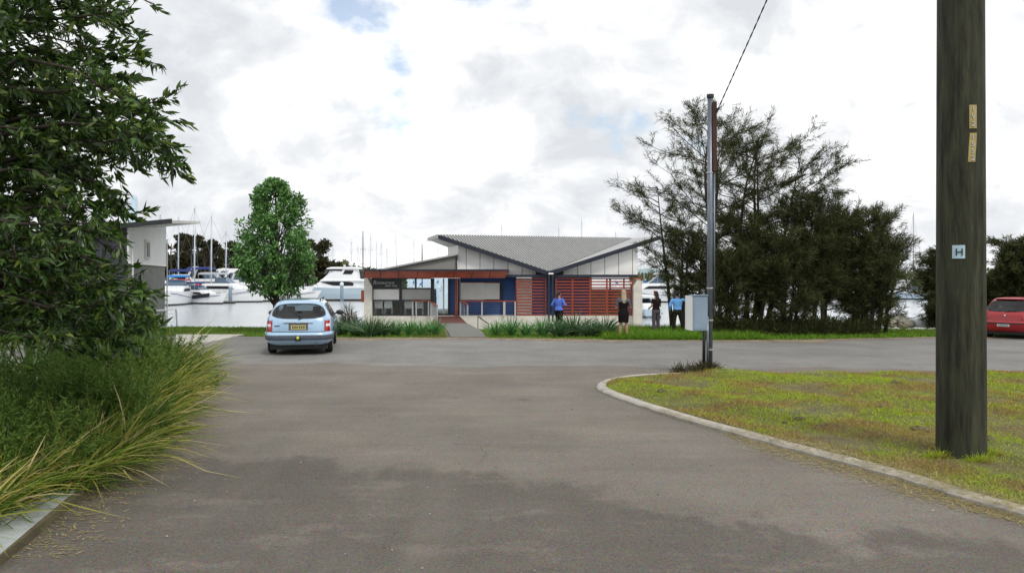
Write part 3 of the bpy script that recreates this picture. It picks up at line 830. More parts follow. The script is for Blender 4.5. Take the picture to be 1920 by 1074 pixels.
# ribs of the metal sheet, running down the slope to the valley
def ribs(P0, P1, P2, pitch, h, w, parent, m):
    e1 = (P1 - P0); nn = e1.cross(P2 - P0).normalized()
    if nn.z < 0: nn = -nn
    down = Vector((nn.x, nn.y, 0)); down = (down - nn * down.dot(nn)).normalized()
    acr = nn.cross(down).normalized()
    tri = [((p - P0).dot(acr), (p - P0).dot(down)) for p in (P0, P1, P2)]
    lo, hi = min(t[0] for t in tri), max(t[0] for t in tri)
    mb = MB(); u = lo + pitch
    while u < hi - pitch * 0.5:
        hit = []
        for i in range(3):
            (u0, v0), (u1, v1) = tri[i], tri[(i + 1) % 3]
            if (u0 - u) * (u1 - u) < 0: hit.append(v0 + (v1 - v0) * (u - u0) / (u1 - u0))
        if len(hit) == 2 and abs(hit[0] - hit[1]) > 0.1:
            a = P0 + acr * u + down * min(hit) + nn * (h * 0.5); b = P0 + acr * u + down * max(hit) + nn * (h * 0.5)
            mb.bar(a, b, w, h, up=nn)
        u += pitch
    o = mb.build('roof_ribs', m, parent); o['kind'] = 'stuff'
    return o
M['rib'] = mat('roof rib', (0.33, 0.335, 0.33), 0.5, 0.06, 1.0)
ribs(A, Vv, C, 0.20, 0.05, 0.09, left_roof, M['rib'])
# dark edge boards
mb = MB(); hgt = Vector((0, 0, -0.25)); o_ = Vector((0, -0.03, 0.02))
for a, b, nm in ((A, Vv, 'barge_board'), (Vv, Dd, 'barge_board')):
    MB().prism([a + o_, b + o_, b + o_ + hgt, a + o_ + hgt], (0, 0.1, 0)).build(nm, M['navyb'], rest)
MB().prism([A + Vector((-0.02, 0, 0.03)), A2 + Vector((-0.02, 0, 0.03)), A2 + Vector((-0.02, 0, -0.16)), A + Vector((-0.02, 0, -0.2))], (-0.05, 0, 0)).build('barge_board', M['roofw'], rest)
# underside at the left end
MB().prism([W(823, 449, 45.82), W(805.5, 450.6, 50.5), W(839.0, 463.5, 50.3), W(857.5, 460.5, 46.34)], (0, 0, 0.04)).build('eave_soffit', M['soff'], rest)
MB().prism([W(822, 441.5, 45.79), W(803.5, 447.3, 50.5), W(805.5, 450.6, 50.5), W(823, 449, 45.81)], (0.03, 0, 0)).build('eave_end', M['soff'], rest)
pbox('side_screen', 677, 682.5, 544, 566, 48, 0.1, M['red'])
# clerestory panels
DW = 46.35
js = [857.5, 874, 900, 926, 952.5, 979, 1005, 1029, 1056, 1083, 1108, 1134, 1160, 1186, 1196]
def ztop(x): return (zl if x < Vv.x else zr)(x, DW) - 0.17
for i in range(len(js) - 1):
    x0, x1 = xpx(js[i], DW) + 0.016, xpx(js[i+1], DW) - 0.016
    zb = zpx(515, DW)
    if min(ztop(x0), ztop(x1)) < zb + 0.05: continue
    MB().prism([(x0, DW, zb), (x1, DW, zb), (x1, DW, ztop(x1)), (x0, DW, ztop(x0))], (0, 0.04, 0)).build('wall_panel', M['white'], rest)
x0, x1 = xpx(857.6, DW), xpx(1195.8, DW); xm = Vv.x
MB().prism([(x0, DW + 0.05, zpx(515, DW)), (x1, DW + 0.05, zpx(515, DW)), (x1, DW + 0.05, ztop(x1)), (xm, DW + 0.05, ztop(xm)), (x0, DW + 0.05, ztop(x0))], (0, 0.1, 0)).build('wall_backing', M['dark'], rest)
# left return of the clerestory, running back under the overhang
wl0, wl1 = W(857.4, 515, DW), W(839.5, 515, 50.2)
zt0 = ztop(wl0.x); zt1 = W(839.5, 463, 50.2).z
MB().add([wl0, (wl0.x, wl0.y, zt0), (wl1.x, wl1.y, zt1), wl1], [(0, 1, 2, 3)]).build('wall_return', M['white'], rest)
pbox('rear_wall', 1000, 1110, 500, 592, 53, 0.15, M['inner'])
# balustrades
def rail(name, pts, foot, posts, nw, pr=0.03, hand=M['redrail'], pick=False):
    """pts: two top points; foot: floor heights under them; posts: fractions"""
    a, b = pts
    r_ = MB().bar(a, b, 0.07, 0.06).build(name, hand, rest)
    for f in posts:
        p = a.lerp(b, f); z = foot[0] + (foot[1] - foot[0]) * f
        MB().box(p.x - pr, p.x + pr, p.y - 0.02, p.y + 0.02, z, p.z - 0.03).build('baluster_post', M['alu'], r_)
    for k in range(nw):
        g = (k + 1) / (nw + 1)
        za, zb = foot[0] + (a.z - foot[0]) * g, foot[1] + (b.z - foot[1]) * g
        MB().bar((a.x, a.y, za), (b.x, b.y, zb), 0.008).build('rail_wire', M['galv'], r_)
    return r_
rail('handrail', (W(863, 564.6, 45.9), W(967.5, 564.6, 45.9)), (ZF, ZF), (0.39, 0.79, 0.985), 5, 0.04)
MB().box(xpx(943.4, 45.85), xpx(947.6, 45.85), 45.8, 45.9, ZF, zpx(566, 45.85)).build('baluster_post', M['alu'], rest)
rail('handrail', (W(773, 564.2, 45.85), W(807, 564.2, 45.85)), (ZF, ZF), (0.03, 0.22, 0.9), 5, 0.035)
def pick_rail(a, b, fa, fb, n):
    r_ = MB().bar(a, b, 0.07, 0.06).build('ramp_handrail', M['redrail'], rest)
    for k in range(n):
        f = k / (n - 1); p = a.lerp(b, f); z = fa + (fb - fa) * f
        w = 0.028 if k in (0, n - 1) else 0.009
        MB().box(p.x - w, p.x + w, p.y - w, p.y + w, z, p.z - 0.02).build('baluster', M['alu'], r_)
pick_rail(W(808, 566, 45.8), W(820, 573.5, 39.2), ZF, -0.26, 12)
pick_rail(W(863, 564, 45.8), W(877, 571.5, 43.0), ZF, -0.25, 6)
mb = MB()
dk = [W(808, 607, 38.6), W(877, 607, 38.6), W(862, 592.6, 45.98), W(816, 592.6, 45.98)]
nb = 22
for k in range(nb):
    f0, f1 = k / nb, (k + 0.93) / nb
    l0, l1 = dk[0].lerp(dk[3], f0), dk[0].lerp(dk[3], f1); r0, r1 = dk[1].lerp(dk[2], f0), dk[1].lerp(dk[2], f1)
    MB().prism([l0, r0, r1, l1], (0, 0, -0.05)).build('deck_board', M['deckred'], rest)
MB().prism([p + Vector((0, 0, -0.07)) for p in dk], (0, 0, -0.16)).build('ramp_frame', M['deckred'], rest)
for x_, y_ in ((-3.7, 38.9), (-2.4, 38.9), (-3.95, 42.5), (-2.8, 42.5)):
    MB().box(x_ - 0.06, x_ + 0.06, y_ - 0.06, y_ + 0.06, ZW - 1.4, -0.4).build('pile', M['dark'], rest)
hr = MB().bar(W(896, 593, 44), W(916, 607, 41.5), 0.04).build('step_handrail', M['dark'], rest)
for p, q in ((W(896, 593, 44), W(896, 640, 44)), (W(916, 607, 41.5), W(916, 640, 41.5))):
    MB().bar(p, q, 0.04).build('baluster_post', M['dark'], hr)
for x_ in (951, 957, 967):
    pbox('rail_stub', x_, x_ + 1.4, 592, 640, 45.2, 0.04, M['galv'])
# chairs seen through the lower panes
def make_chair(label, px, d):
    base = W(px, 592, d); base.z = ZF + 0.001
    c = thing('chair', label, 'chair', base, 0, 'pale dining chairs behind the restaurant glass', local=True)
    MB().box(-0.24, 0.24, -0.03, 0.02, 0.47, 0.92).build('backrest', M['seatw'], c, bevel=0.02)
    MB().box(-0.23, 0.23, 0.02, 0.46, 0.40, 0.46).build('seat', M['seatw'], c, bevel=0.02)
    for sx in (-0.2, 0.2):
        for sy in (0.0, 0.42): MB().box(sx - 0.018, sx + 0.018, sy - 0.018, sy + 0.018, 0, 0.40).build('leg', M['alu'], c)
for px, lb in ((710, 'white square backed chair behind the glass nearest the left concrete pier'), (728, 'white square backed chair, second from the left pier behind the glass'),
               (766, 'white square backed chair behind the glass, left of the two under the grey blind'), (786, 'white square backed chair behind the glass nearest the entrance door')):
    make_chair(lb, px, 46.35)

# ------------------------------------------------------------------ two storey hall on the left
B1, B2 = Vector((-12.57, 26.0, 0)), Vector((-14.6, 33.5, 0))
dirw = (B2 - B1).normalized(); nrm = Vector((dirw.y, -dirw.x, 0))
hall = thing('boat_hall', 'pale and grey clad building with flat overhanging roof, half hidden by the gum tree', 'building', (B1.x, B1.y, 0))
def hall_z(p):
    a, b = W(322, 413, 26.0), W(376, 415, 35.5); c = a - nrm * 9.5 + Vector((0, 0, -1.1)); nn = (b - a).cross(c - a)
    return a.z - (nn.x * (p.x - a.x) + nn.y * (p.y - a.y)) / nn.z - 0.105
def wallbox(name, a, b, z0, z1, th, m, inset=0.0, parent=hall):
    n2 = nrm * -th
    return MB().prism([a + Vector((0, 0, z0)) + nrm * inset, b + Vector((0, 0, z0)) + nrm * inset, b + Vector((0, 0, z1)) + nrm * inset, a + Vector((0, 0, z1)) + nrm * inset], n2).build(name, m, parent)
zs = 2.05 + 24.5 / F * 27.0
wallbox('lower_wall', B1, B2, -0.35, zs, 0.25, M['bldlow'])
MB().prism([B1 + Vector((0, 0, zs + 0.01)) + nrm * 0.05, B2 + Vector((0, 0, zs + 0.01)) + nrm * 0.05, B2 + Vector((0, 0, hall_z(B2))) + nrm * 0.05, B1 + Vector((0, 0, hall_z(B1))) + nrm * 0.05], nrm * -0.3).build('upper_wall', M['bldup'], hall)
wallbox('band', B1, B2, zs - 0.03, zs + 0.035, 0.1, M['white'], 0.09)
# window in the upper wall
f0, f1 = 0.36, 0.47
wa, wb = B1.lerp(B2, f0), B1.lerp(B2, f1)
wf = wallbox('window_frame', wa, wb, 2.68, 3.36, 0.1, M['soff'], 0.11)
wallbox('window_pane', B1.lerp(B2, f0 + 0.02), B1.lerp(B2, f1 - 0.02), 2.76, 3.28, 0.03, M['dark'], 0.125, wf)
# front wall towards the drive, its shade put into a dark colour
front = Vector((-dirw.y, dirw.x, 0)) * -1
fl = B1 - nrm * 7.0
MB().prism([B1 + Vector((0, 0, -0.2)) + dirw * -0.02, fl + Vector((0, 0, -0.2)) + dirw * -0.02, fl + Vector((0, 0, hall_z(fl))) + dirw * -0.02, B1 + Vector((0, 0, hall_z(B1))) + dirw * -0.02], dirw * 0.2).build('front_wall', M['blddk'], hall)
for k in range(3):
    g0, g1 = B1 - nrm * (0.5 + k * 2.2), B1 - nrm * (2.3 + k * 2.2)
    MB().prism([g0 + Vector((0, 0, 0)) + dirw * -0.06, g1 + dirw * -0.06, g1 + Vector((0, 0, 2.2)) + dirw * -0.06, g0 + Vector((0, 0, 2.2)) + dirw * -0.06], dirw * 0.03).build('door', M['dark'], hall)
# roof slab with overhang
rp = [W(322, 413, 26.0), W(376, 415, 35.5), None, None]
back = -nrm * 9.5 + Vector((0, 0, -1.1))
rp[2] = rp[1] + back; rp[3] = rp[0] + back
rf = MB().prism(rp, (0, 0, -0.10)).build('roof', M['soff'], hall)
e0, e1 = rp[0], rp[3]
MB().prism([e0 + Vector((0, -0.03, 0.05)), e1 + Vector((0, -0.03, 0.05)), e1 + Vector((0, -0.03, -0.14)), e0 + Vector((0, -0.03, -0.10))], (0, 0.06, 0)).build('fascia', M['dark'], rf)
for k in range(9):
    a = rp[0].lerp(rp[3], (k + 0.5) / 9) + Vector((0, 0, 0.02)); b = rp[1].lerp(rp[2], (k + 0.5) / 9) + Vector((0, 0, 0.02))
    MB().bar(a, b, 0.08, 0.06).build('roof_rib', M['blddk'], rf)
for f in (0.04, 0.97):
    p = B1.lerp(B2, f) + nrm * 0.12
    MB().box(p.x - 0.02, p.x + 0.02, p.y - 0.02, p.y + 0.02, 0, 3.6).build('downpipe', M['bldup'], hall)
# ramp with white rails beside the hall
gang = thing('gangway', 'white railed gangway sloping down beside the grey hall', 'gangway', G(312, 622))
g0, g1 = W(262, 584, 29), W(330, 579.5, 32.5)
MB().bar(g0, g1, 0.06).build('handrail', M['white'], gang)
gz = lambda f: 2.05 - (620 - HZ) / F * (29 + 3.5 * f)
MB().bar(Vector((g0.x, g0.y, gz(0))), Vector((g1.x, g1.y, gz(1))), 0.5, 0.08).build('deck', M['conc'], gang)
for k in range(4):
    f = k / 3; p = g0.lerp(g1, f)
    MB().bar(p, (p.x + 0.06, p.y, gz(f)), 0.05).build('post', M['mastw'], gang)
for k in range(1, 5):
    h = k / 5
    MB().bar(Vector((g0.x, g0.y, g0.z + (gz(0) - g0.z) * h)), Vector((g1.x, g1.y, g1.z + (gz(1) - g1.z) * h)), 0.025).build('rail_bar', M['white'], gang)
tw = thing('tower', 'slender pale blue tower in the distance above the hall roof', 'tower', W(248, 520, 420))
p = W(248, 520, 420)
MB().box(p.x - 1.5, p.x + 1.5, p.y, p.y + 3, ZW - 1, zpx(374, 420)).build('shaft', M['tower'], tw)
MB().prism([(p.x - 1.5, p.y, zpx(374, 420)), (p.x + 1.5, p.y, zpx(374, 420)), (p.x + 1.2, p.y, zpx(368, 420)), (p.x, p.y, zpx(364, 420)), (p.x - 0.3, p.y, zpx(366, 420))], (0, 3, 0)).build('top', M['tower'], tw)

# ------------------------------------------------------------------ poles, wire, meter box
PB = G(1802, 862)
pole = thing('utility_pole', 'thick weathered timber power pole in the right hand lawn', 'pole', (PB.x, PB.y, 0.03))
pr0, pr1 = 0.283, 0.268                   # half widths read off the photo at the foot and at the top of the frame
mb = MB(); rs = []
NP = 40
for i in range(26):
    z = -0.4 + i * 10.6 / 25
    rr = np.interp(z, [-0.4, 0.0, 0.5, 5.2, 10.2], [0.262, 0.255, 0.250, 0.236, 0.21])
    rs.append([(PB.x + rr * (1 + 0.012*math.sin(7*a + 0.4*z) + 0.008*math.sin(17*a + 1.3) + 0.006*math.sin(31*a)) * math.cos(a),
                PB.y + rr * (1 + 0.012*math.sin(7*a + 0.4*z) + 0.008*math.sin(17*a + 1.3) + 0.006*math.sin(31*a)) * math.sin(a), z) for a in [2*math.pi*k/NP for k in range(NP)]])
mb.rings(rs); mb.build('trunk', M['pole'], pole, smooth=True)
def pole_plate(px, py, w_px, h_px, m, name, tilt=0.0):
    """a small plate bent round the pole face at that place"""
    d = PB.y - 0.23
    z = zpx(py, d); hw = w_px / 2 * d / F; hh = h_px / 2 * d / F
    xc = xpx(px, d) - PB.x
    rr = np.interp(z, [0.5, 5.2], [0.250, 0.236]) + 0.008
    mb = MB(); front = []; n = 6
    rows = []
    for s_ in (-1, 1):
        row = []
        for k in range(n + 1):
            x = xc + hw * (-1 + 2 * k / n) + tilt * s_ * hh
            row.append(Vector((PB.x + x, PB.y - math.sqrt(max(1e-4, rr * rr - x * x)), z + s_ * hh)))
        rows.append(row)
    for k in range(n):
        mb.prism([rows[0][k], rows[0][k+1], rows[1][k+1], rows[1][k]], (0, 0.012, 0))
    return mb.build(name, m, pole), xc, z, rr, d
def plate_text(pl, info, chars, size, m, dz, z0, rotz_extra=0.0):
    xc, z, rr, d = info
    ang = math.asin(xc / rr)
    for i, ch in enumerate(chars):
        zz = z0 - i * dz
        o = text_obj(ch, 'character', size, m, pl, (PB.x + (rr + 0.006) * math.sin(ang), PB.y - (rr + 0.006) * math.cos(ang), zz), rot=(R(90), rotz_extra, ang), extrude=0.002, align='CENTER')
pl, *info = pole_plate(1800.5, 472, 17, 25, M['tinblu'], 'tag_plate')
plate_text(pl, info, 'H', 0.115, M['blackp'], 0, zpx(472, PB.y - 0.23) - 0.041)
pl, *info = pole_plate(1823, 219.5, 13.5, 44, M['tinyel'], 'tag_strip')
plate_text(pl, info, '1V2', 0.075, M['tinsil'], 0.083, zpx(209, PB.y - 0.23))
pl, *info = pole_plate(1822, 277, 13, 54, M['tinyel'], 'tag_strip', tilt=0.06)
plate_text(pl, info, '1552', 0.075, M['tinsil'], 0.076, zpx(262, PB.y - 0.23))
MB().box(PB.x + 0.175, PB.x + 0.20, PB.y - 0.17, PB.y - 0.14, zpx(511, 8.7), zpx(508, 8.7)).build('nail', M['alu'], pole)

SB = G(1327, 699); SB.z = 0.07
sp = thing('service_pole', 'slim galvanised steel service pole with dark timber head behind the lawn edge', 'pole', SB)
ztp = zpx(182, SB.y)
MB().tube([(SB.x + 0.035, SB.y, 0.0), (SB.x + 0.05, SB.y, 3.0), (SB.x + 0.055, SB.y, ztp)], [0.066, 0.062, 0.06], 16).build('pipe', M['galv'], sp, smooth=True)
MB().tube([(SB.x + 0.055, SB.y, ztp - 0.02), (SB.x + 0.055, SB.y, ztp + 0.05)], 0.078, 16).build('cap', M['dark'], sp)
MB().box(SB.x + 0.085, SB.x + 0.175, SB.y - 0.09, SB.y + 0.03, zpx(322, SB.y), zpx(192, SB.y)).build('timber_head', M['brownwood'], sp, bevel=0.01)
MB().tube([(SB.x - 0.09, SB.y - 0.03, 0.0), (SB.x - 0.085, SB.y - 0.03, 1.2)], 0.034, 10).build('conduit', M['blackp'], sp, smooth=True)
MB().tube([(SB.x - 0.02, SB.y - 0.07, 0.0), (SB.x - 0.02, SB.y - 0.07, 1.2)], 0.026, 10).build('conduit', M['galv'], sp, smooth=True)
MB().tube([(SB.x + 0.13, SB.y - 0.03, 1.2), (SB.x + 0.13, SB.y - 0.03, zpx(322, SB.y))], 0.02, 8).build('conduit', M['galv'], sp, smooth=True)
for py in (540, 600, 655, 324):
    MB().tube([(SB.x + 0.045, SB.y, zpx(py, SB.y) - 0.012), (SB.x + 0.045, SB.y, zpx(py, SB.y) + 0.012)], 0.074, 16).build('strap', M['alu'], sp)
MB().tube([(SB.x + 0.16, SB.y - 0.05, zpx(212, SB.y)), (SB.x + 0.20, SB.y - 0.10, zpx(205, SB.y))], [0.035, 0.02], 8).build('insulator', M['blackp'], sp)
# meter box hung on the pole
MBx = thing('meter_box', 'grey metal meter box fixed to the slim steel pole', 'meter box', (SB.x - 0.17, SB.y - 0.18, 1.19))
x0, x1 = xpx(1289, SB.y - 0.3), xpx(1327, SB.y - 0.3)
z0, z1 = zpx(620, SB.y - 0.3), zpx(554.5, SB.y - 0.3)
bx = MB().box(x0 + 0.11, x1, SB.y - 0.30, SB.y - 0.07, z0, z1).build('case', M['box'], MBx, bevel=0.008)
MB().prism([(x0, SB.y - 0.20, z0 + 0.02), (x0 + 0.105, SB.y - 0.31, z0), (x0 + 0.105, SB.y - 0.31, z1), (x0, SB.y - 0.20, z1)], (0.0, 0.13, 0)).build('door', M['bldup'], MBx)  # left side face rather than a door, painted pale to look lit
MB().box(x0 + 0.09, x1 + 0.015, SB.y - 0.325, SB.y - 0.06, z1 + 0.002, z1 + 0.018).build('lid', M['box'], MBx)
MB().box(x0 + 0.14, x1 - 0.03, SB.y - 0.308, SB.y - 0.299, z0 + 0.03, z1 - 0.03).build('panel', M['box'], MBx, bevel=0.004)
# overhead cable to the tall pole
wa, wb = Vector((SB.x + 0.20, SB.y - 0.10, zpx(205, SB.y))), Vector((PB.x - 0.02, PB.y + 0.24, 10.0))
cab = MB(); pts = []; pts2 = []
for i in range(121):
    f = i / 120; p = wa.lerp(wb, f) + Vector((0, 0, -0.06 * 4 * f * (1 - f)))
    a = i * 1.1
    pts.append(p + Vector((math.cos(a), 0, math.sin(a))) * 0.007); pts2.append(p - Vector((math.cos(a), 0, math.sin(a))) * 0.007)
cb = thing('overhead_cable', 'twisted black overhead cable rising from the steel pole', 'cable', wa)
MB().tube(pts, 0.009, 6).build('strand', M['wire'], cb)
MB().tube(pts2, 0.009, 6).build('strand', M['wire'], cb)

# ------------------------------------------------------------------ boats
def hull(mb, L, B, H, rake=0.12, tran=0.8, n=14, draft=0.35, flare=1.0, sheer=0.25, y0=None):
    """y forward, stern at -L/2; waterline z = 0"""
    rs = []
    for i in range(n + 1):
        t = i / n
        w = B / 2 * (tran + (1 - tran) * math.sin(min(1, t / 0.4) * math.pi / 2)) if t < 0.4 else B / 2 * max(0.02, (1 - ((t - 0.4) / 0.6) ** 2.4))
        zt = H * (1 + sheer * t ** 2)
        y = -L / 2 + L * t
        yt = y + L * rake * t ** 3
        rs.append([(0, y, -draft * (1 - 0.7 * t ** 2)), (w * 0.80, y, -0.05 + 0.0 * t), (w * 0.93, (y + yt) / 2, zt * 0.45), (w, yt, zt),
                   (-w, yt, zt), (-w * 0.93, (y + yt) / 2, zt * 0.45), (-w * 0.80, y, -0.05)])
    mb.rings(rs); return mb
def waterline_shade_stripe(L, B, H, z0, z1, rake=0.12, tran=0.88, n=14):  # dark stripe painting both the hull line and the shadow at the waterline
    mb = MB(); rl, rr = [], []
    for i in range(n + 1):
        t = i / n
        w = B / 2 * (tran + (1 - tran) * math.sin(min(1, t / 0.4) * math.pi / 2)) if t < 0.4 else B / 2 * max(0.02, (1 - ((t - 0.4) / 0.6) ** 2.4))
        zt = H * (1 + 0.3 * t ** 2); y = -L / 2 + L * t; yt = y + L * rake * t ** 3
        row = []
        for z in (z0, z1):
            f = (z + 0.05) / (zt * 0.45 + 0.05); row.append((w * (0.80 + 0.13 * f) + 0.03, y + (yt - y) * 0.5 * f + (0.04 if t > 0.9 else 0), z))
        rl.append(row)
    pts = [[r_[0] for r_ in rl] + [(-r_[0][0], r_[0][1], r_[0][2]) for r_ in rl[::-1]], [r_[1] for r_ in rl] + [(-r_[1][0], r_[1][1], r_[1][2]) for r_ in rl[::-1]]]
    mb.rings(pts, cap=False); return mb
def cabin(mb, secs):
    """secs: list of (z, yr, yf, hw) rounded plan outlines"""
    rs = []
    for z, yr, yf, hw in secs:
        yc, hl = (yr + yf) / 2, (yf - yr) / 2; ring = []
        for k in range(28):
            a = 2 * math.pi * k / 28; c, s_ = math.cos(a), math.sin(a); e = 2 / 4.5
            ring.append((hw * math.copysign(abs(c) ** e, c), yc + hl * math.copysign(abs(s_) ** e, s_), z))
        rs.append(ring)
    mb.rings(rs); return mb
BOATS = 'boats moored in the marina'
def sailboat(px, wl_py, top_py, label, L=9.0, rot=90, hullm='gel', cover='cvb', mast='mastw', boom=True, mr=0.085, lean=0.0, cabin_on=True):
    d = F * (CH - ZW) / (wl_py - HZ)
    base = Vector((xpx(px, d), d, ZW))
    o = thing('sailboat', label, 'sailboat', base, R(rot), BOATS, local=True)
    H = zpx(top_py, d) - ZW
    h = hull(MB(), L, L * 0.32, 0.95, 0.10, 0.6).build('hull', M[hullm], o, smooth=False)
    if cabin_on:
        c = cabin(MB(), [(0.9, -L*0.22, L*0.2, L*0.11), (1.3, -L*0.2, L*0.16, L*0.10), (1.42, -L*0.18, L*0.12, L*0.08)]).build('cabin', M['gel'], o)
        for sx in (-1, 1):
            MB().box(sx*L*0.1085 - 0.02, sx*L*0.1085 + 0.02, -L*0.12, L*0.10, 1.05, 1.2).build('window', M['bwin'], c)
    ym = L * 0.06
    m_ = MB().tube([(0, ym, 0.9), (lean * 0.5, ym, 0.9 + (H - 0.9) * 0.5), (lean, ym - 0.15, H)], [mr, mr * 0.95, mr * 0.6], 8).build('mast', M[mast], o, smooth=True)
    for f in (0.5, 0.72):
        MB().bar((-0.55, ym, H * f), (0.55, ym, H * f), 0.05).build('spreader', M[mast], m_)
    for tx, ty in ((0, L*0.55), (0, -L*0.48), (L*0.14, ym), (-L*0.14, ym)):
        MB().bar((lean, ym, H * 0.97), (tx, ty, 1.0), 0.022).build('stay', M['galv'], o)
    if boom:
        MB().tube([(0, ym - 0.1, 2.0), (0, -L*0.36, 1.9)], 0.06, 8).build('boom', M[mast], o)
        MB().tube([(0, ym - 0.15, 2.35), (0, -L*0.1, 2.2), (0, -L*0.35, 2.05)], [0.24, 0.2, 0.12], 10).build('sail_cover', M[cover], o, smooth=True)
    return o
# the row seen between the hall and the green tree, and the forest of masts behind the restaurant
SB_LIST = [
 (306, 562, 398, 'sailing boat whose mast tip shows just above the hall roof', dict(rot=75, cover='cvb')),
 (341, 560, 402, 'sailing boat with red rolled foresail at its mast beside the hall', dict(rot=100, cover='cvr')),
 (371, 564, 385, 'sailing boat with the tallest pale mast right of the hall', dict(rot=80, cover='cvr', mr=0.11)),
 (403, 563, 400, 'sailing boat with a thick pale mast, second tall mast from the hall', dict(rot=95, cover='cvr', mr=0.11)),
 (430, 563, 430, 'sailing boat with a navy sail cover and the shortest mast left of the green tree', dict(rot=85, cover='cvn', mr=0.095)),
 (617, 548, 453, 'sailing boat, left of the close pair of masts behind the white motor yacht', dict(rot=20)),
 (624, 548, 453, 'sailing boat, right of the close pair of masts behind the white motor yacht', dict(rot=10)),
 (659, 547, 447, 'sailing boat whose mast stands behind the flybridge of the motor yacht', dict(rot=15)),
 (671, 546, 458, 'sailing boat with a faint mast between the motor yacht and the restaurant', dict(rot=10, mr=0.07)),
 (680, 556, 433, 'sailing boat with the dark mast at the left edge of the restaurant', dict(rot=5, mast='mastd', mr=0.10)),
 (695, 550, 437, 'sailing boat with a tall blue grey mast above the red fascia, left end', dict(rot=8, mr=0.10)),
 (706.5, 548, 447, 'sailing boat, second mast above the left end of the red fascia', dict(rot=12)),
 (714, 547, 449, 'sailing boat, third mast above the left end of the red fascia', dict(rot=0)),
 (725, 545, 458, 'sailing boat with a short faint mast above the entry roof', dict(rot=3, mr=0.07)),
 (745, 549, 443, 'sailing boat with a leaning mast above the entry roof', dict(rot=6, lean=-0.4)),
 (776, 548, 448, 'sailing boat with a single pale mast left of the brown one', dict(rot=4, mr=0.10)),
 (791, 552, 458, 'sailing boat with a short brown varnished mast above the entry roof', dict(rot=0, mast='mastb', mr=0.13)),
 (821, 545, 457, 'sailing boat whose faint mast is nearest the left tip of the main roof', dict(rot=0, mr=0.06)),
 (941, 547, 415, 'sailing boat with the tallest mast above the roof left of the valley', dict(rot=5, mr=0.085)),
 (969, 545, 440, 'sailing boat with a short mast tip above the ridge over the red screens', dict(rot=0, mr=0.07)),
 (1010, 545, 437, 'sailing boat with a mast tip just left of the roof valley', dict(rot=3, mr=0.08)),
 (1048, 546, 420, 'sailing boat with a thin pale mast right of the roof valley', dict(rot=2, mr=0.06)),
 (1091, 549, 404, 'sailing boat with the tallest mast above the restaurant roof', dict(rot=0, mr=0.10)),
 (1155, 547, 428, 'sailing boat with a faint mast before the right tip of the roof', dict(rot=0, mr=0.06)),
 (1209, 546, 440, 'sailing boat with a mast between the restaurant and the she oaks', dict(rot=10, mr=0.07)),
 (1232, 547, 452, 'sailing boat with a mast half hidden by the left she oak twigs', dict(rot=4, mr=0.07)),
 (1715, 548, 398, 'sailing boat with a tall thin mast left of the power pole', dict(rot=5, mast='mastd', mr=0.07)),
]
for px, wl_, tp, lb, kw in SB_LIST:
    sailboat(px, wl_, tp, lb, **kw)

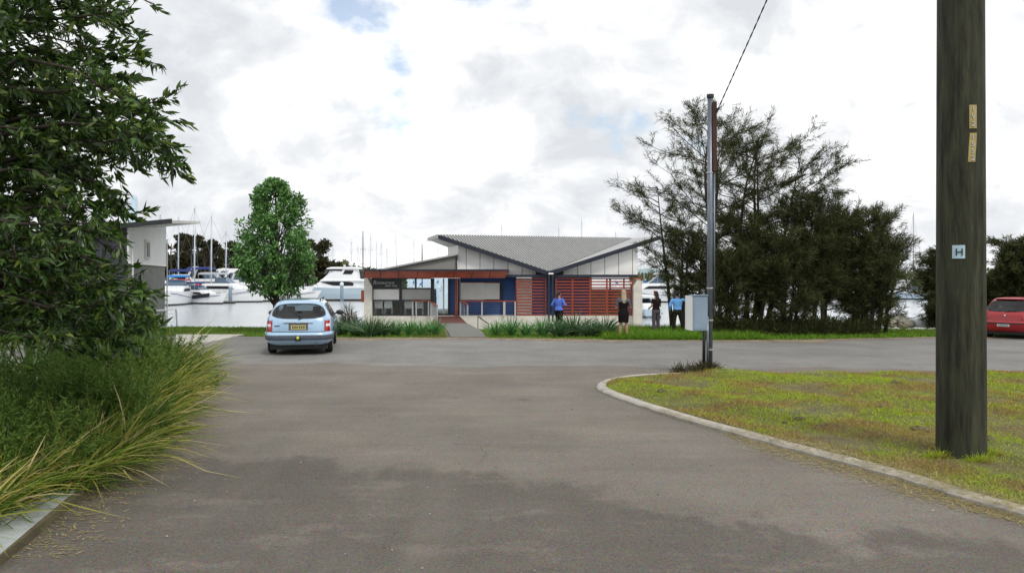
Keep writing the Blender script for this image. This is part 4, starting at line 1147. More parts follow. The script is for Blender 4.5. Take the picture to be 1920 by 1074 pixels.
def cruiser(px, wl_py, L, rot, label, parts='arch', hullm='gel', cover=None, name='motor_cruiser', tall=1.3):
    d = F * (CH - ZW) / (wl_py - HZ)
    o = thing(name, label, 'motor boat', (xpx(px, d), d, ZW), R(rot), BOATS, local=True)
    hull(MB(), L, L*0.34, L*0.115, 0.12, 0.88, draft=0.3, sheer=0.3).build('hull', M[hullm], o)
    MB().tube([(L*0.172, -L*0.47, L*0.06), (L*0.175, L*0.1, L*0.075), (L*0.10, L*0.40, L*0.11), (0, L*0.585, L*0.125), (-L*0.10, L*0.40, L*0.11), (-L*0.175, L*0.1, L*0.075), (-L*0.172, -L*0.47, L*0.06)], 0.03, 6).build('rubbing_strake', M['cvn'], o)
    o.scale = (1, 1, tall)
    waterline_shade_stripe(L, L*0.34, L*0.115, -0.04, 0.16).build('waterline_shade_stripe', M['hulldk'], o)
    if 'band' in parts:
        for sx in (-1, 1):
            MB().prism([(sx*L*0.171, -L*0.46, L*0.065), (sx*L*0.175, L*0.05, L*0.07), (sx*L*0.13, L*0.34, L*0.095), (sx*L*0.13, L*0.36, L*0.15), (sx*L*0.175, L*0.06, L*0.122), (sx*L*0.171, -L*0.46, L*0.112)], (sx*0.06, 0, 0)).build('hull_band', M['hulldk'], o)
    z0 = L * 0.112
    c = cabin(MB(), [(z0, -L*0.28, L*0.36, L*0.135), (z0 + L*0.05, -L*0.26, L*0.28, L*0.128), (z0 + L*0.075, -L*0.24, L*0.16, L*0.12)]).build('cabin', M['gel'], o, smooth=False)
    for sx in (-1, 1):
        MB().prism([(sx*L*0.1335, -L*0.16, z0 + L*0.02), (sx*L*0.134, L*0.2, z0 + L*0.02), (sx*L*0.13, L*0.13, z0 + L*0.048), (sx*L*0.13, -L*0.16, z0 + L*0.05)], (sx*0.02, 0, 0)).build('side_window', M['bwin'], c)
    z1 = z0 + L*0.075
    ws = MB()
    ws.add([(-L*0.115, L*0.13, z1), (L*0.115, L*0.13, z1), (L*0.10, L*0.03, z1 + L*0.06), (-L*0.10, L*0.03, z1 + L*0.06), (-L*0.12, -L*0.06, z1), (-L*0.11, -L*0.06, z1 + L*0.055), (L*0.12, -L*0.06, z1), (L*0.11, -L*0.06, z1 + L*0.055)],
           [(0, 1, 2, 3), (4, 0, 3, 5), (1, 6, 7, 2)])
    ws.build('windscreen', M['bwinb'], o)
    if 'arch' in parts:
        MB().tube([(-L*0.135, -L*0.30, z0), (-L*0.125, -L*0.22, z1 + L*0.075), (-L*0.09, -L*0.19, z1 + L*0.10), (L*0.09, -L*0.19, z1 + L*0.10), (L*0.125, -L*0.22, z1 + L*0.075), (L*0.135, -L*0.30, z0)], L*0.013, 8).build('targa_arch', M['gel'], o, smooth=True)
    if cover:
        cabin(MB(), [(z1 + L*0.085, -L*0.30, L*0.06, L*0.125), (z1 + L*0.10, -L*0.29, L*0.05, L*0.12), (z1 + L*0.108, -L*0.26, L*0.0, L*0.09)]).build('canopy', M[cover], o)
        for sx in (-1, 1):
            for yy in (-L*0.27, L*0.02):
                MB().bar((sx*L*0.115, yy, z0), (sx*L*0.115, yy, z1 + L*0.09), 0.03).build('canopy_pole', M['alu'], o)
    if 'outboard' in parts:
        ob = MB().box(-0.22, 0.22, -L*0.5 - 0.55, -L*0.5 - 0.05, 0.55, 1.25).build('outboard_cowl', M['gel'], o, bevel=0.08)
        MB().box(-0.09, 0.09, -L*0.5 - 0.38, -L*0.5 - 0.12, -0.3, 0.55).build('outboard_leg', M['blackp'], ob)
    for k in range(5):
        f = k / 4; a = (L*0.12*(1-f**2), L*(0.22+0.36*f), L*0.128 + 0.02)
        for sx in (-1, 1):
            MB().bar((sx*a[0], a[1], a[2] - 0.05), (sx*a[0], a[1], a[2] + 0.5), 0.025).build('rail_post', M['alu'], o)
    return o
cruiser(331, 571, 10.0, 190, 'white cruiser with bright blue canopy, stern on beside the hall', 'arch outboard', cover='cvb')
cruiser(372, 569.5, 7.6, 250, 'small bow rider with black hull band and raised arch beside the blue canopy boat', 'arch outboard band', cover='cvn')
cruiser(418, 566.5, 11.0, 268, 'white cabin boat lying under the red sail covers', '', cover='cvg')
cruiser(464, 565, 11.5, 268, 'white cruiser with tall tubular arch left of the green tree trunk', 'arch')
cruiser(508, 561.5, 11.0, 272, 'white cruiser mostly hidden behind the green tree trunk', 'arch', cover='cvn')
cruiser(548, 561.5, 7.5, 268, 'small white boat with bright blue cover right of the green tree trunk', '', cover='cvb')
cruiser(1234, 566.5, 11.0, 85, 'white cabin cruiser between the restaurant and the man in light blue', 'arch', cover='cvw')
cruiser(1304, 560, 11.0, 95, 'white cruiser half hidden behind the meter box', '')
cruiser(1206, 594, 5.2, 10, 'small boat with pale blue side and white awning against the right pier', '', hullm='gelb', cover='cvw')
cruiser(1716, 561.5, 6.2, 95, 'pale blue hulled boat moored between the she oaks and the power pole', '', hullm='gelb', cover='cvb')
cruiser(395, 561, 12.0, 275, 'white cabin boat with navy awning behind the red sail cover', 'arch', cover='cvn', tall=1.45)
cruiser(446, 561, 11.0, 264, 'white cruiser with pale awning behind the tall arch boat', 'arch', cover='cvw', tall=1.5)
cruiser(325, 563, 10.0, 95, 'white cabin boat with navy flybridge awning showing above the blue canopy', '', cover='cvn', tall=1.6)
cruiser(486, 563.5, 8.0, 262, 'low white runabout left of the green tree trunk, nearest the jetty', 'outboard', cover='cvb', tall=1.15)
cruiser(352, 566, 8.5, 280, 'white half cabin boat between the blue canopy cruiser and the short jetty', 'arch', cover='cvr', tall=1.3)
cruiser(1668, 560, 8.0, 85, 'white boat seen through the right hand she oak twigs', '', cover='cvg')

# large motor yacht
wl_py = 559.0; d = F * (CH - ZW) / (wl_py - HZ)
L = 15.5
yx = xpx(618, d)
yt = thing('motor_yacht', 'large white two deck motor yacht moored left of the restaurant', 'motor yacht', (yx, d, ZW), R(92), BOATS, local=True)
sc = d / F
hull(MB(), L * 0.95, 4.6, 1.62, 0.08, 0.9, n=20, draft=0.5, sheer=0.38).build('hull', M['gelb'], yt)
def yp(px, py):            # photo pixel to yacht length (forward = left) and height
    return (618 - px) * sc, (wl_py - py) * sc
def ysec(py, pr, pf, hw):
    yr, z = yp(pr, py); yf, _ = yp(pf, py); return (z, yr, yf, hw)
cab = cabin(MB(), [ysec(540, 683, 566, 2.05), ysec(535, 682, 590, 2.0), ysec(527.5, 680, 602, 1.95)]).build('saloon', M['gel'], yt)
dk2 = cabin(MB(), [ysec(527.4, 687, 601, 2.2), ysec(525.2, 688, 603, 2.25), ysec(523.0, 686, 606, 2.1)]).build('upper_deck', M['gel'], yt)
fly = cabin(MB(), [ysec(524.5, 674, 605, 1.95), ysec(514, 673, 616, 1.85), ysec(504.5, 671, 622, 1.75)]).build('flybridge', M['gel'], yt)
rf_ = cabin(MB(), [ysec(504.4, 678, 613, 1.95), ysec(502.2, 677, 616, 1.95), ysec(500.6, 672, 622, 1.6)]).build('hardtop', M['gel'], yt)
def yside(name, pts, hw, m, parent):
    for sx in (-1, 1):
        q = [(sx * h, *yp(px, py)) for (px, py), h in zip(pts, hw)]
        MB().prism(q, (sx * 0.03, 0, 0)).build(name, m, parent)
yside('window', [(605, 527.8), (655, 527.8), (664, 529.5), (667, 532.5), (665, 535.2), (650, 535.6), (628, 535), (618, 532)], [2.0] * 8, M['bwin'], cab)
yside('window', [(618.5, 504.8), (646, 505.2), (644, 508.2), (630, 507.2), (620, 508)], [1.86] * 5, M['bwin'], fly)
yside('window', [(650.5, 506.5), (666, 507), (666, 509.5), (662, 514), (646, 514)], [1.86] * 5, M['bwin'], fly)
yside('window', [(616, 506.5), (619, 506.5), (616, 512.5), (611, 514)], [1.86] * 4, M['bwinb'], fly)
for px_, r_ in ((657, 0.42),):
    y_, z_ = yp(px_, 495); MB().ell((0.5, y_, z_), (r_, r_, 0.38), 12, 8).build('radar_dome', M['gel'], rf_, smooth=True)
y_, z_ = yp(646, 498); MB().box(-0.6, 0.6, y_ - 0.1, y_ + 0.1, z_ - 0.1, z_ + 0.12).build('radar_bar', M['gel'], rf_)
MB().bar((0, y_, yp(646, 501)[1]), (0, y_, z_), 0.1).build('radar_mast', M['gel'], rf_)
for k in range(8):
    px_ = 600 - k * 8
    y_, z_ = yp(px_, 541 - k * 0.5)
    w_ = 2.1 * (1 - (k / 9) ** 2)
    for sx in (-1, 1): MB().bar((sx * w_, y_, z_ - 0.1), (sx * w_, y_, z_ + 0.75), 0.03).build('rail_post', M['alu'], yt)
y_, z_ = yp(656, 551.5)
MB().ell((2.35, y_, z_), (0.12, 0.5, 0.22), 10, 6).build('fender', M['blackp'], yt)
# jetty and piles
d = F * (CH - ZW) / (564.5 - HZ)
jt_ = thing('floating_jetty', 'low dark floating jetty in front of the moored boats', 'jetty', (xpx(590, d), d, ZW))
MB().box(xpx(455, d), xpx(700, d), d, d + 1.0, ZW - 0.3, ZW + 0.26).build('pontoon', M['jetty'], jt_)
MB().box(xpx(455, d) - 0.02, xpx(700, d) + 0.02, d - 0.03, d + 1.03, ZW + 0.265, ZW + 0.32).build('walkway', M['jettyt'], jt_)
d2 = F * (CH - ZW) / (569.0 - HZ)
jt2 = thing('floating_jetty', 'short dark floating jetty under the small boats beside the hall', 'jetty', (xpx(400, d2), d2, ZW))
MB().box(xpx(388, d2), xpx(437, d2), d2, d2 + 1.0, ZW - 0.3, ZW + 0.22).build('pontoon', M['jetty'], jt2)
MB().box(xpx(388, d2) - 0.02, xpx(437, d2) + 0.02, d2 - 0.03, d2 + 1.03, ZW + 0.225, ZW + 0.27).build('walkway', M['jettyt'], jt2)
for px_, t_py, b_py, lb in ((434, 533, 568, 'blue grey mooring pile with pale cap at the end of the short jetty'), (365, 528, 566, 'white capped mooring pile among the small boats by the hall'), (642, 530, 565, 'blue grey mooring pile with rounded white cap before the motor yacht')):
    dd = F * (CH - ZW) / (b_py - HZ); p = Vector((xpx(px_, dd), dd - 0.4, ZW))
    o = thing('mooring_pile', lb, 'pile', p, 0, 'mooring piles')
    zt = zpx(t_py, dd)
    MB().tube([(p.x, p.y, ZW - 1.3), (p.x, p.y, zt - 0.25)], 0.24, 14).build('shaft', M['pilec'], o, smooth=True)
    MB().ell((p.x, p.y, zt - 0.22), (0.29, 0.29, 0.33), 14, 9).build('cap', M['pilew'], o, smooth=True)
# upturned dinghy and pale rocks on the right shore
p = G(1752, 614)
dg = thing('dinghy', 'white upturned dinghy on the grass left of the power pole', 'dinghy', (p.x, p.y, 0.0), R(80), local=True)
rs = []
for i in range(13):
    t = i / 12; w = 0.62 * (math.sin(math.pi * (0.18 + 0.82 * t) * 0.98)) ** 0.6; y_ = -1.3 + 2.6 * t
    rs.append([(w * math.cos(a), y_, 0.03 + 0.42 * (0.55 + 0.45 * math.sin(math.pi * t)) * math.sin(a)) for a in [math.pi * k / 10 for k in range(11)]])
MB().rings(rs).build('hull', M['gel'], dg, smooth=True)
MB().bar((0, -1.2, 0.35), (0, 1.2, 0.36), 0.05, 0.06).build('keel', M['gel'], dg)
def rock(px, py, d, r, label):
    p = W(px, py, d)
    o = MB(); o.ell((0, 0, 0), (r, r * 0.8, r * 0.7), 16, 10)
    g = random.Random(int(px))
    ph = [g.uniform(0, 6) for _ in range(3)]
    o.v = [(x * (1 + 0.16 * math.sin(5*y/r + ph[0])), y * (1 + 0.16 * math.sin(4*z/r + ph[1])), z * (1 + 0.2 * math.sin(4*x/r + ph[2]))) for x, y, z in o.v]
    ob = o.build('rock', M['sand'], None, smooth=True); ob.location = p
    tag(ob, label, 'rock', 'pale shore rocks')
rock(1683, 602, 32.2, 0.42, 'large pale rock at the water edge under the right she oaks')
rock(1700, 607, 31.6, 0.30, 'smaller pale rock right of the large one at the water edge')
rock(1668, 606, 31.8, 0.26, 'small pale rock left of the large one at the water edge')

# ------------------------------------------------------------------ trees
def curve_pts(a, b, sag, n=7, wob=0.0, g=None):
    g = g or rnd
    a, b = Vector(a), Vector(b); out = []
    L = (b - a).length
    w1 = Vector((g.uniform(-1, 1), g.uniform(-1, 1), g.uniform(-1, 1))) * wob * L
    for i in range(n + 1):
        f = i / n
        out.append(a.lerp(b, f) + Vector((0, 0, sag * L * 4 * f * (1 - f))) + w1 * math.sin(f * math.pi * 2))
    return out
def polyline_at(pts, f):
    x = f * (len(pts) - 1); i = min(int(x), len(pts) - 2)
    return pts[i].lerp(pts[i+1], x - i), (pts[i+1] - pts[i]).normalized()

# big gum on the left, close to us
T0 = Vector((-7.3, 8.6, 0))
gum = thing('gum_tree', 'dark leafy gum tree overhanging the left garden bed', 'tree', T0)
wood = MB()
trunk = [T0 + Vector((0, 0, -0.2)), T0 + Vector((0.05, 0, 1.2)), T0 + Vector((0.15, 0.1, 2.4)), T0 + Vector((0.1, 0.2, 3.8)), T0 + Vector((0.25, 0.25, 5.2)), T0 + Vector((0.3, 0.2, 6.4))]
wood.tube(trunk, [0.2, 0.17, 0.15, 0.12, 0.08, 0.04], 12)
edge_y = [-500, -260, -120, -20, 40, 75, 110, 135, 160, 190, 225, 260, 295, 318, 335, 360, 385, 402, 425, 455, 490, 520, 545, 580, 615, 655, 690]
edge_x = [40, 150, 210, 232, 226, 212, 250, 250, 228, 286, 298, 288, 302, 296, 200, 170, 220, 236, 208, 190, 205, 230, 254, 268, 272, 230, 120]
tips = []
for y_, x_ in ((-90, 220), (-20, 238), (45, 228), (112, 258), (190, 300), (228, 308), (285, 305), (312, 270), (300, 312), (345, 190), (392, 235), (405, 240), (460, 195), (530, 240), (548, 272), (590, 284), (622, 280), (648, 220), (500, 205), (150, 225), (250, 280), (566, 225), (610, 235)):
    tips.append((x_, y_, rnd.uniform(7.0, 8.3)))
g = random.Random(3)
while len(tips) < 150:
    y_ = g.uniform(-420, 660)
    x_ = np.interp(y_, edge_y, edge_x) - 14 - abs(g.gauss(0, 1)) * 110
    if x_ < -420: continue
    tips.append((x_, y_, g.uniform(6.4, 9.8)))
tw_b, tw_d = [], []
for x_, y_, d_ in tips:
    P = W(x_, y_, d_)
    f = min(0.95, max(0.12, (P.z + 0.5) / 6.8 + g.uniform(-0.1, 0.05)))
    S, _ = polyline_at(trunk, f)
    pts = curve_pts(S, P, 0.06, 7, 0.07, g)
    Ln = (P - S).length
    r0 = 0.008 + 0.007 * Ln
    wood.tube(pts, [r0 * (1 - 0.85 * i / 7) for i in range(8)], 6)
    nt = int(7 + Ln * 5)
    for k in range(nt):
        ff = 1 - (k / nt) ** 1.2 * 0.8
        p, dr = polyline_at(pts, ff)
        dv = (dr * 0.8 + Vector((g.gauss(0, 0.6), g.gauss(0, 0.6), g.gauss(0.08, 0.5)))).normalized()
        ln = g.uniform(0.16, 0.34)
        q = p + dv * ln + Vector((0, 0, -0.04))
        wood.tube([p, p.lerp(q, 0.5) + Vector((0, 0, 0.015)), q], [0.005, 0.004, 0.002], 4, cap=False)
        tw_b.append((*p, *q))
wood.build('branches', M['barkl'], gum, smooth=True)
tw = np.array(tw_b); nl = 24
p0 = np.repeat(tw[:, :3], nl, 0); p1 = np.repeat(tw[:, 3:], nl, 0); n = len(p0)
f = rng.uniform(0.1, 1.05, n)[:, None]
base = p0 + (p1 - p0) * f + rng.normal(0, 0.012, (n, 3))
# leaves of one spray lean the same way, hanging a little
spd = np.repeat(unit(rng.normal(0, 0.5, (len(tw), 3)) + [0.5, -0.25, -0.05]), nl, 0)
d_ = unit(unit(p1 - p0) * 0.5 + spd * 0.9 + rng.normal(0, 0.42, (n, 3)))
L_ = rng.uniform(0.06, 0.125, n)
bend = rng.normal(0, 0.12, (n, 3)) + np.array([0, 0, -0.10])
V, Q = strips(base, d_, side_of(d_), bend, L_, L_ * rng.uniform(0.20, 0.34, n), [0.12, 0.8, 1.0, 0.62, 0.04])
np_mesh('leaves', V, Q, M['gum'], gum)

# she oaks on the far verge
def she_oak(label, px, d, top_py, l_px, r_px, dens, seed, low=0.25, stems=2, name='she_oak', group='she oaks on the waterside verge', lean=0.0, tuft=13, wide=1.0, needle=(0.11, 0.26), sz=1.0):
    g = random.Random(seed); gn = np.random.default_rng(seed)
    base = Vector((xpx(px, d), d, 0))
    o = thing(name, label, 'tree', base, 0, group)
    H = zpx(top_py, d); xl, xr = xpx(l_px, d) - base.x, xpx(r_px, d) - base.x
    wood = MB(); tb = []
    for s_ in range(stems):
        sx = 0 if stems == 1 else (s_ / (stems - 1) - 0.5)
        top = base + Vector((lean + sx * (xr - xl) * 0.55, g.uniform(-0.5, 0.5), H * g.uniform(0.72, 1.0) if s_ else H))
        if s_ == 0: top.x = base.x + lean
        st = base + Vector((sx * 0.5, g.uniform(-0.2, 0.2), -0.05))
        pts = curve_pts(st, top, 0.0, 9, 0.03, g)
        r0 = 0.035 + 0.010 * H
        wood.tube(pts, [r0 * (1 - 0.9 * i / 9) for i in range(10)], 6)
        nb = int(dens * 13)
        for k in range(nb):
            f = low + (1.0 - low) * (k + g.random()) / nb
            p, _ = polyline_at(pts, min(f, 0.99))
            a = g.uniform(0, 2 * math.pi)
            sp_ = (xr if math.cos(a) > 0 else -xl)
            prof = math.sin(math.pi * min(1, 0.12 + 0.88 * (1 - (f - low) / (1 - low)) ** 0.7) * 0.85) ** 0.8
            ln = max(0.35, abs(sp_) * prof * g.uniform(0.6, 1.0))
            el = g.uniform(0.35, 0.85) - 0.25 * (1 - f)
            dv = Vector((math.cos(a), math.sin(a) * 0.7, math.tan(el))).normalized()
            q = p + dv * ln * 0.95
            if q.z > H: q.z = H - g.random() * 0.3
            bp = curve_pts(p, q, -0.03, 4, 0.05, g)
            wood.tube(bp, [0.022 * sz, 0.018 * sz, 0.013 * sz, 0.009 * sz, 0.005 * sz], 5, cap=False)
            for m_ in range(int(3 + ln * 3.2)):
                ff = g.uniform(0.22, 1.0)
                p2, d2 = polyline_at(bp, ff)
                dv2 = (d2 + Vector((g.gauss(0, 0.5), g.gauss(0, 0.5), g.gauss(0.25, 0.4)))).normalized()
                l2 = g.uniform(0.25, 0.7)
                q2 = p2 + dv2 * l2
                if q2.z > H + 0.15: continue
                wood.tube([p2, q2], [0.008 * sz, 0.003], 4, cap=False)
                for t_ in range(3):
                    p3 = p2.lerp(q2, 0.35 + 0.32 * t_); tb.append((*p3, *dv2))
    wood.build('trunk', M['bark'], o, smooth=True)
    tb = np.array(tb); tuft = int(tuft * 1.5); n = len(tb) * tuft
    b0 = np.repeat(tb[:, :3], tuft, 0) + gn.normal(0, 0.05, (n, 3))
    dd = unit(np.repeat(tb[:, 3:], tuft, 0) * 0.9 + gn.normal(0, 0.45, (n, 3)) + [0, 0, 0.15])
    L_ = gn.uniform(*needle, n)
    bend = gn.normal(0, 0.15, (n, 3)) + [0, 0, -0.22]
    V, Q = strips(b0, dd, side_of(dd, gn), bend, L_, gn.uniform(0.010, 0.021, n) * wide, [0.6, 1.0, 0.25])
    np_mesh('crown', V, Q, M['casua'], o)
    return o
she_oak('tall open she oak behind the meter box, tallest of the clump', 1336, 29.0, 211, 1155, 1508, 1.7, 11, 0.22, 3, tuft=8)
she_oak('airy she oak in the middle of the clump', 1424, 29.3, 256, 1300, 1553, 1.6, 12, 0.28, 3, tuft=9)
she_oak('dark bushy she oak left of the steel pole, drooping over the meter box', 1292, 28.6, 431, 1235, 1343, 1.7, 13, 0.3, 2, tuft=14)
she_oak('thin she oak leaning towards the restaurant roof', 1274, 29.8, 351, 1148, 1308, 1.0, 14, 0.35, 2, tuft=9, lean=-0.9)
she_oak('dense dark she oak right of the steel pole', 1404, 28.2, 401, 1330, 1478, 1.7, 15, 0.30, 3, tuft=12)
she_oak('dense dark she oak with rounded head right of the clump centre', 1539, 28.4, 356, 1445, 1618, 2.7, 16, 0.20, 3, tuft=14)
she_oak('dense she oak, lower of the two dark heads on the right', 1609, 28.9, 391, 1520, 1673, 2.2, 17, 0.20, 3, tuft=13)
she_oak('light twiggy she oak at the right end of the clump', 1646, 28.6, 401, 1580, 1690, 1.4, 18, 0.18, 3, tuft=10)
she_oak('short she oak filling the clump low in the middle', 1479, 27.9, 446, 1410, 1548, 2.0, 19, 0.16, 4, tuft=12)
she_oak('low she oak with bare stems at the left foot of the clump', 1359, 28.0, 476, 1315, 1418, 1.6, 20, 0.18, 4, tuft=12)
she_oak('low feathery she oak at the right foot of the clump', 1634, 28.1, 486, 1590, 1683, 1.6, 24, 0.08, 3, tuft=11)
she_oak('narrow dark she oak behind the left side of the power pole', 1770, 31.0, 468, 1728, 1812, 2.8, 21, 0.03, 3, tuft=16, wide=1.3)
she_oak('dark she oak standing behind the red hatchback', 1925, 31.5, 452, 1862, 2010, 3.2, 22, 0.05, 3, tuft=17, wide=1.3)
she_oak('low dark bush between the power pole and the red hatchback', 1850, 32.0, 525, 1815, 1895, 2.6, 23, 0.03, 3, tuft=16, wide=1.3)
she_oak('grey stemmed she oak at the far right behind the red hatchback', 2010, 32.0, 480, 1930, 2100, 2.6, 25, 0.05, 3, tuft=15, wide=1.3)
# shaded undergrowth below the clump
def tuft_bush(name, label, c, r, n, L, w, m, seed, group=None, cat='bush', up=0.8, prof=(0.6, 1.0, 0.3), sprig=0):
    gn = np.random.default_rng(seed)
    o = thing(name, label, cat, c, 0, group)
    q = rand_dirs(n, gn); q[:, 2] = np.abs(q[:, 2])
    rad = gn.uniform(0.15, 1, n)[:, None] ** 0.5
    lob = 1 + 0.22 * np.sin(5 * q[:, :1] + seed) + 0.18 * np.sin(7 * q[:, 1:2] + 2 * seed)
    if sprig:
        nc = n // sprig
        ax = unit(q[:nc] * 0.8 + gn.normal(0, 0.35, (nc, 3)) + [0, 0, up * 0.55])
        P0 = np.array(c) + q[:nc] * gn.uniform(0.55, 1, nc)[:, None] ** 0.5 * lob[:nc] * np.array(r)
        n = nc * sprig
        ax, P0 = np.repeat(ax, sprig, 0), np.repeat(P0, sprig, 0)
        P = P0 + ax * gn.uniform(-0.14, 0.16, n)[:, None] + gn.normal(0, 0.006, (n, 3))
        d_ = unit(ax * 0.7 + gn.normal(0, 0.5, (n, 3)))
    else:
        P = np.array(c) + q * rad * lob * np.array(r)
        d_ = unit(q * 0.7 + gn.normal(0, 0.45, (n, 3)) + [0, 0, up * 0.5])
    LL = gn.uniform(*L, n)
    V, Q = strips(P, d_, side_of(d_, gn), gn.normal(0, 0.15, (n, 3)) + [0, 0, -0.12], LL, gn.uniform(*w, n), list(prof))
    np_mesh('foliage', V, Q, m, o)
    st = MB()
    g2 = random.Random(seed)
    for k in range(7):
        a = g2.uniform(0, 6.28); rr = g2.uniform(0.2, 0.7)
        st.tube([Vector(c) + Vector((0.08*math.cos(a), 0.08*math.sin(a), -0.05)), Vector(c) + Vector((r[0]*rr*math.cos(a), r[1]*rr*math.sin(a), r[2]*0.8))], [0.02, 0.006], 5)
    st.build('stems', M['bark'], o)
    return o
UG = 'dark bushes under the she oaks'
for i, (px_, r_, h_) in enumerate(((1362, 0.9, 0.55), (1425, 1.0, 0.5), (1490, 1.1, 0.6), (1556, 1.1, 0.55), (1620, 1.0, 0.5))):
    p = G(px_, 632)
    tuft_bush('bush', ['dark low bush at the left foot of the she oaks', 'dark low bush, second from the left under the she oaks', 'dark low bush under the middle of the she oaks', 'dark low bush, second from the right under the she oaks', 'dark low bush at the right foot of the she oaks'][i],
              (p.x, p.y + 1.2, 0), (r_, 0.8, h_), 3500, (0.12, 0.3), (0.012, 0.03), M['casua'], 40 + i, UG)

# clipped green street tree
gt = Vector((xpx(517, 29.3), 29.3, 0))
tree = thing('street_tree', 'bright green broadleaf tree with teardrop crown behind the blue car', 'tree', gt)
wd = MB()
ztc = zpx(345, 29.3)
tr = [gt + Vector((0, 0, -0.1)), gt + Vector((0.02, 0, 0.8)), gt + Vector((-0.02, 0, 1.6)), gt + Vector((0.03, 0, 3.0)), gt + Vector((0, 0, ztc - 0.3))]
wd.tube(tr, [0.14, 0.115, 0.10, 0.06, 0.02], 10)
hh = [0.0, 0.06, 0.16, 0.3, 0.45, 0.6, 0.72, 0.82, 0.92, 1.0]
ww = [0.5, 0.9, 1.24, 1.40, 1.36, 1.10, 1.0, 0.84, 0.56, 0.18]
zb = zpx(548, 29.3)
cl = []
g = random.Random(5)
for k in range(250):
    f = g.random() ** 0.9; a = g.uniform(0, 2*math.pi); rr = np.interp(f, hh, ww) * (0.35 + 0.65 * g.random() ** 0.5) * (1 + 0.16 * math.sin(3*a + 9*f) + 0.10 * math.sin(5*a - 14*f + 1))
    c = gt + Vector((rr * math.cos(a), rr * math.sin(a), zb + (ztc - zb) * f))
    s_, _ = polyline_at(tr, min(0.97, max(0.3, (c.z - 0.5) / ztc)))
    if k % 3 == 0: wd.tube(curve_pts(s_ - Vector((0, 0, 0.1)), c, 0.05, 4, 0.03, g), [0.03, 0.022, 0.016, 0.01, 0.004], 5, cap=False)
    cl.append(c)
wd.build('trunk', M['bark'], tree, smooth=True)
nl = 64
C_ = np.repeat(np.array([tuple(c) for c in cl]), nl, 0); n = len(C_)
q = rand_dirs(n); P = C_ + q * (rng.uniform(0, 1, n)[:, None] ** 0.5) * 0.25
out = unit(P - np.array([gt.x, gt.y, (zb + ztc) / 2]))
d_ = unit(out * 0.6 + rng.normal(0, 0.55, (n, 3)) + [0, 0, 0.1])
L_ = rng.uniform(0.08, 0.17, n)
nrm_ = unit(rng.normal(0, 0.6, (n, 3)) + [0, 0, 0.8])
V, Q = strips(P, d_, unit(np.cross(d_, nrm_)), rng.normal(0, 0.1, (n, 3)) + [0, 0, -0.2], L_, L_ * 0.5, [0.15, 1.0, 0.7, 0.08])
np_mesh('crown', V, Q, M['broad'], tree)

# woods on the far side of the marina: one mass
def far_wood(name, label, d0, depth, tops, n, leaf, m, seed, ragged=0.25):
    gn = np.random.default_rng(seed)
    xs_, ys_ = zip(*tops)
    px_ = gn.uniform(min(xs_), max(xs_), n)
    dd = d0 + depth * gn.uniform(0, 1, n)
    zt = CH - (np.interp(px_, xs_, ys_) - HZ) * dd / F
    lump = 0.5 + 0.5 * np.sin(px_ * 0.31 + seed) * np.sin(px_ * 0.17 + 1.7)
    zz = zt * (1 - ragged * lump)
    f = gn.uniform(0, 1, n) ** 0.6
    z = ZW + (zz - ZW) * f
    P = np.stack([(px_ - 960) * dd / F, dd, z], 1)
    d_ = rand_dirs(n, gn)
    V, Q = strips(P, d_, side_of(d_, gn), gn.normal(0, 0.1, (n, 3)), gn.uniform(*leaf, n), gn.uniform(*leaf, n) * 0.6, [0.3, 1.0, 0.3])
    o = np_mesh(name, V, Q, m)
    return tag(o, label, 'woods', kind='stuff')
far_wood('far_woods', 'dark band of gum woods across the marina on the left', 165, 16, [(150, 470), (300, 474), (330, 468), (370, 463), (400, 476), (440, 470), (480, 480), (540, 478), (600, 470), (612, 486), (640, 492)], 26000, (0.5, 1.3), M['wood'], 51)
far_wood('far_woods', 'olive green woods behind the flybridge of the motor yacht', 230, 20, [(600, 490), (625, 489), (640, 487), (660, 495), (675, 499), (690, 503), (720, 507), (760, 512)], 9000, (0.5, 1.4), M['wood2'], 52)
far_wood('far_woods', 'distant hazy trees behind the boats at the right of the restaurant', 420, 60, [(1180, 513), (1400, 512), (1560, 510), (1700, 508), (1760, 509), (1900, 506), (2100, 504)], 7000, (1.2, 2.6), M['wood2'], 53)
# single gum crowns standing above that band
def far_gum(label, px, top_py, w_px, d, seed):
    gn = np.random.default_rng(seed); g = random.Random(seed)
    b = Vector((xpx(px, d), d, ZW)); zt = zpx(top_py, d); rw = w_px * d / F / 2
    o = thing('far_gum', label, 'tree', b, 0, 'gum crowns above the far woods')
    wd = MB(); pts = curve_pts(b, (b.x, b.y, zt - rw * 0.5), 0, 5, 0.02, g); wd.tube(pts, [0.3, 0.26, 0.22, 0.18, 0.12, 0.06], 6)
    cs = []
    for k in range(9):
        c = Vector((b.x + g.uniform(-1, 1) * rw, b.y + g.uniform(-1, 1) * rw * 0.6, zt - rw * g.uniform(0.1, 0.9)))
        p, _ = polyline_at(pts, g.uniform(0.6, 0.95)); wd.tube([p, c], [0.1, 0.03], 5); cs.append(c)
    wd.build('trunk', M['bark'], o)
    nl = 170; C_ = np.repeat(np.array([tuple(c) for c in cs]), nl, 0); n = len(C_)
    q = rand_dirs(n, gn); P = C_ + q * gn.uniform(0, 1, n)[:, None] ** 0.4 * np.array([rw * 0.42, rw * 0.42, rw * 0.22])
    d_ = rand_dirs(n, gn)
    V, Q = strips(P, d_, side_of(d_, gn), gn.normal(0, 0.1, (n, 3)), gn.uniform(0.35, 0.8, n), gn.uniform(0.2, 0.45, n), [0.3, 1.0, 0.3])
    np_mesh('crown', V, Q, M['wood'], o)
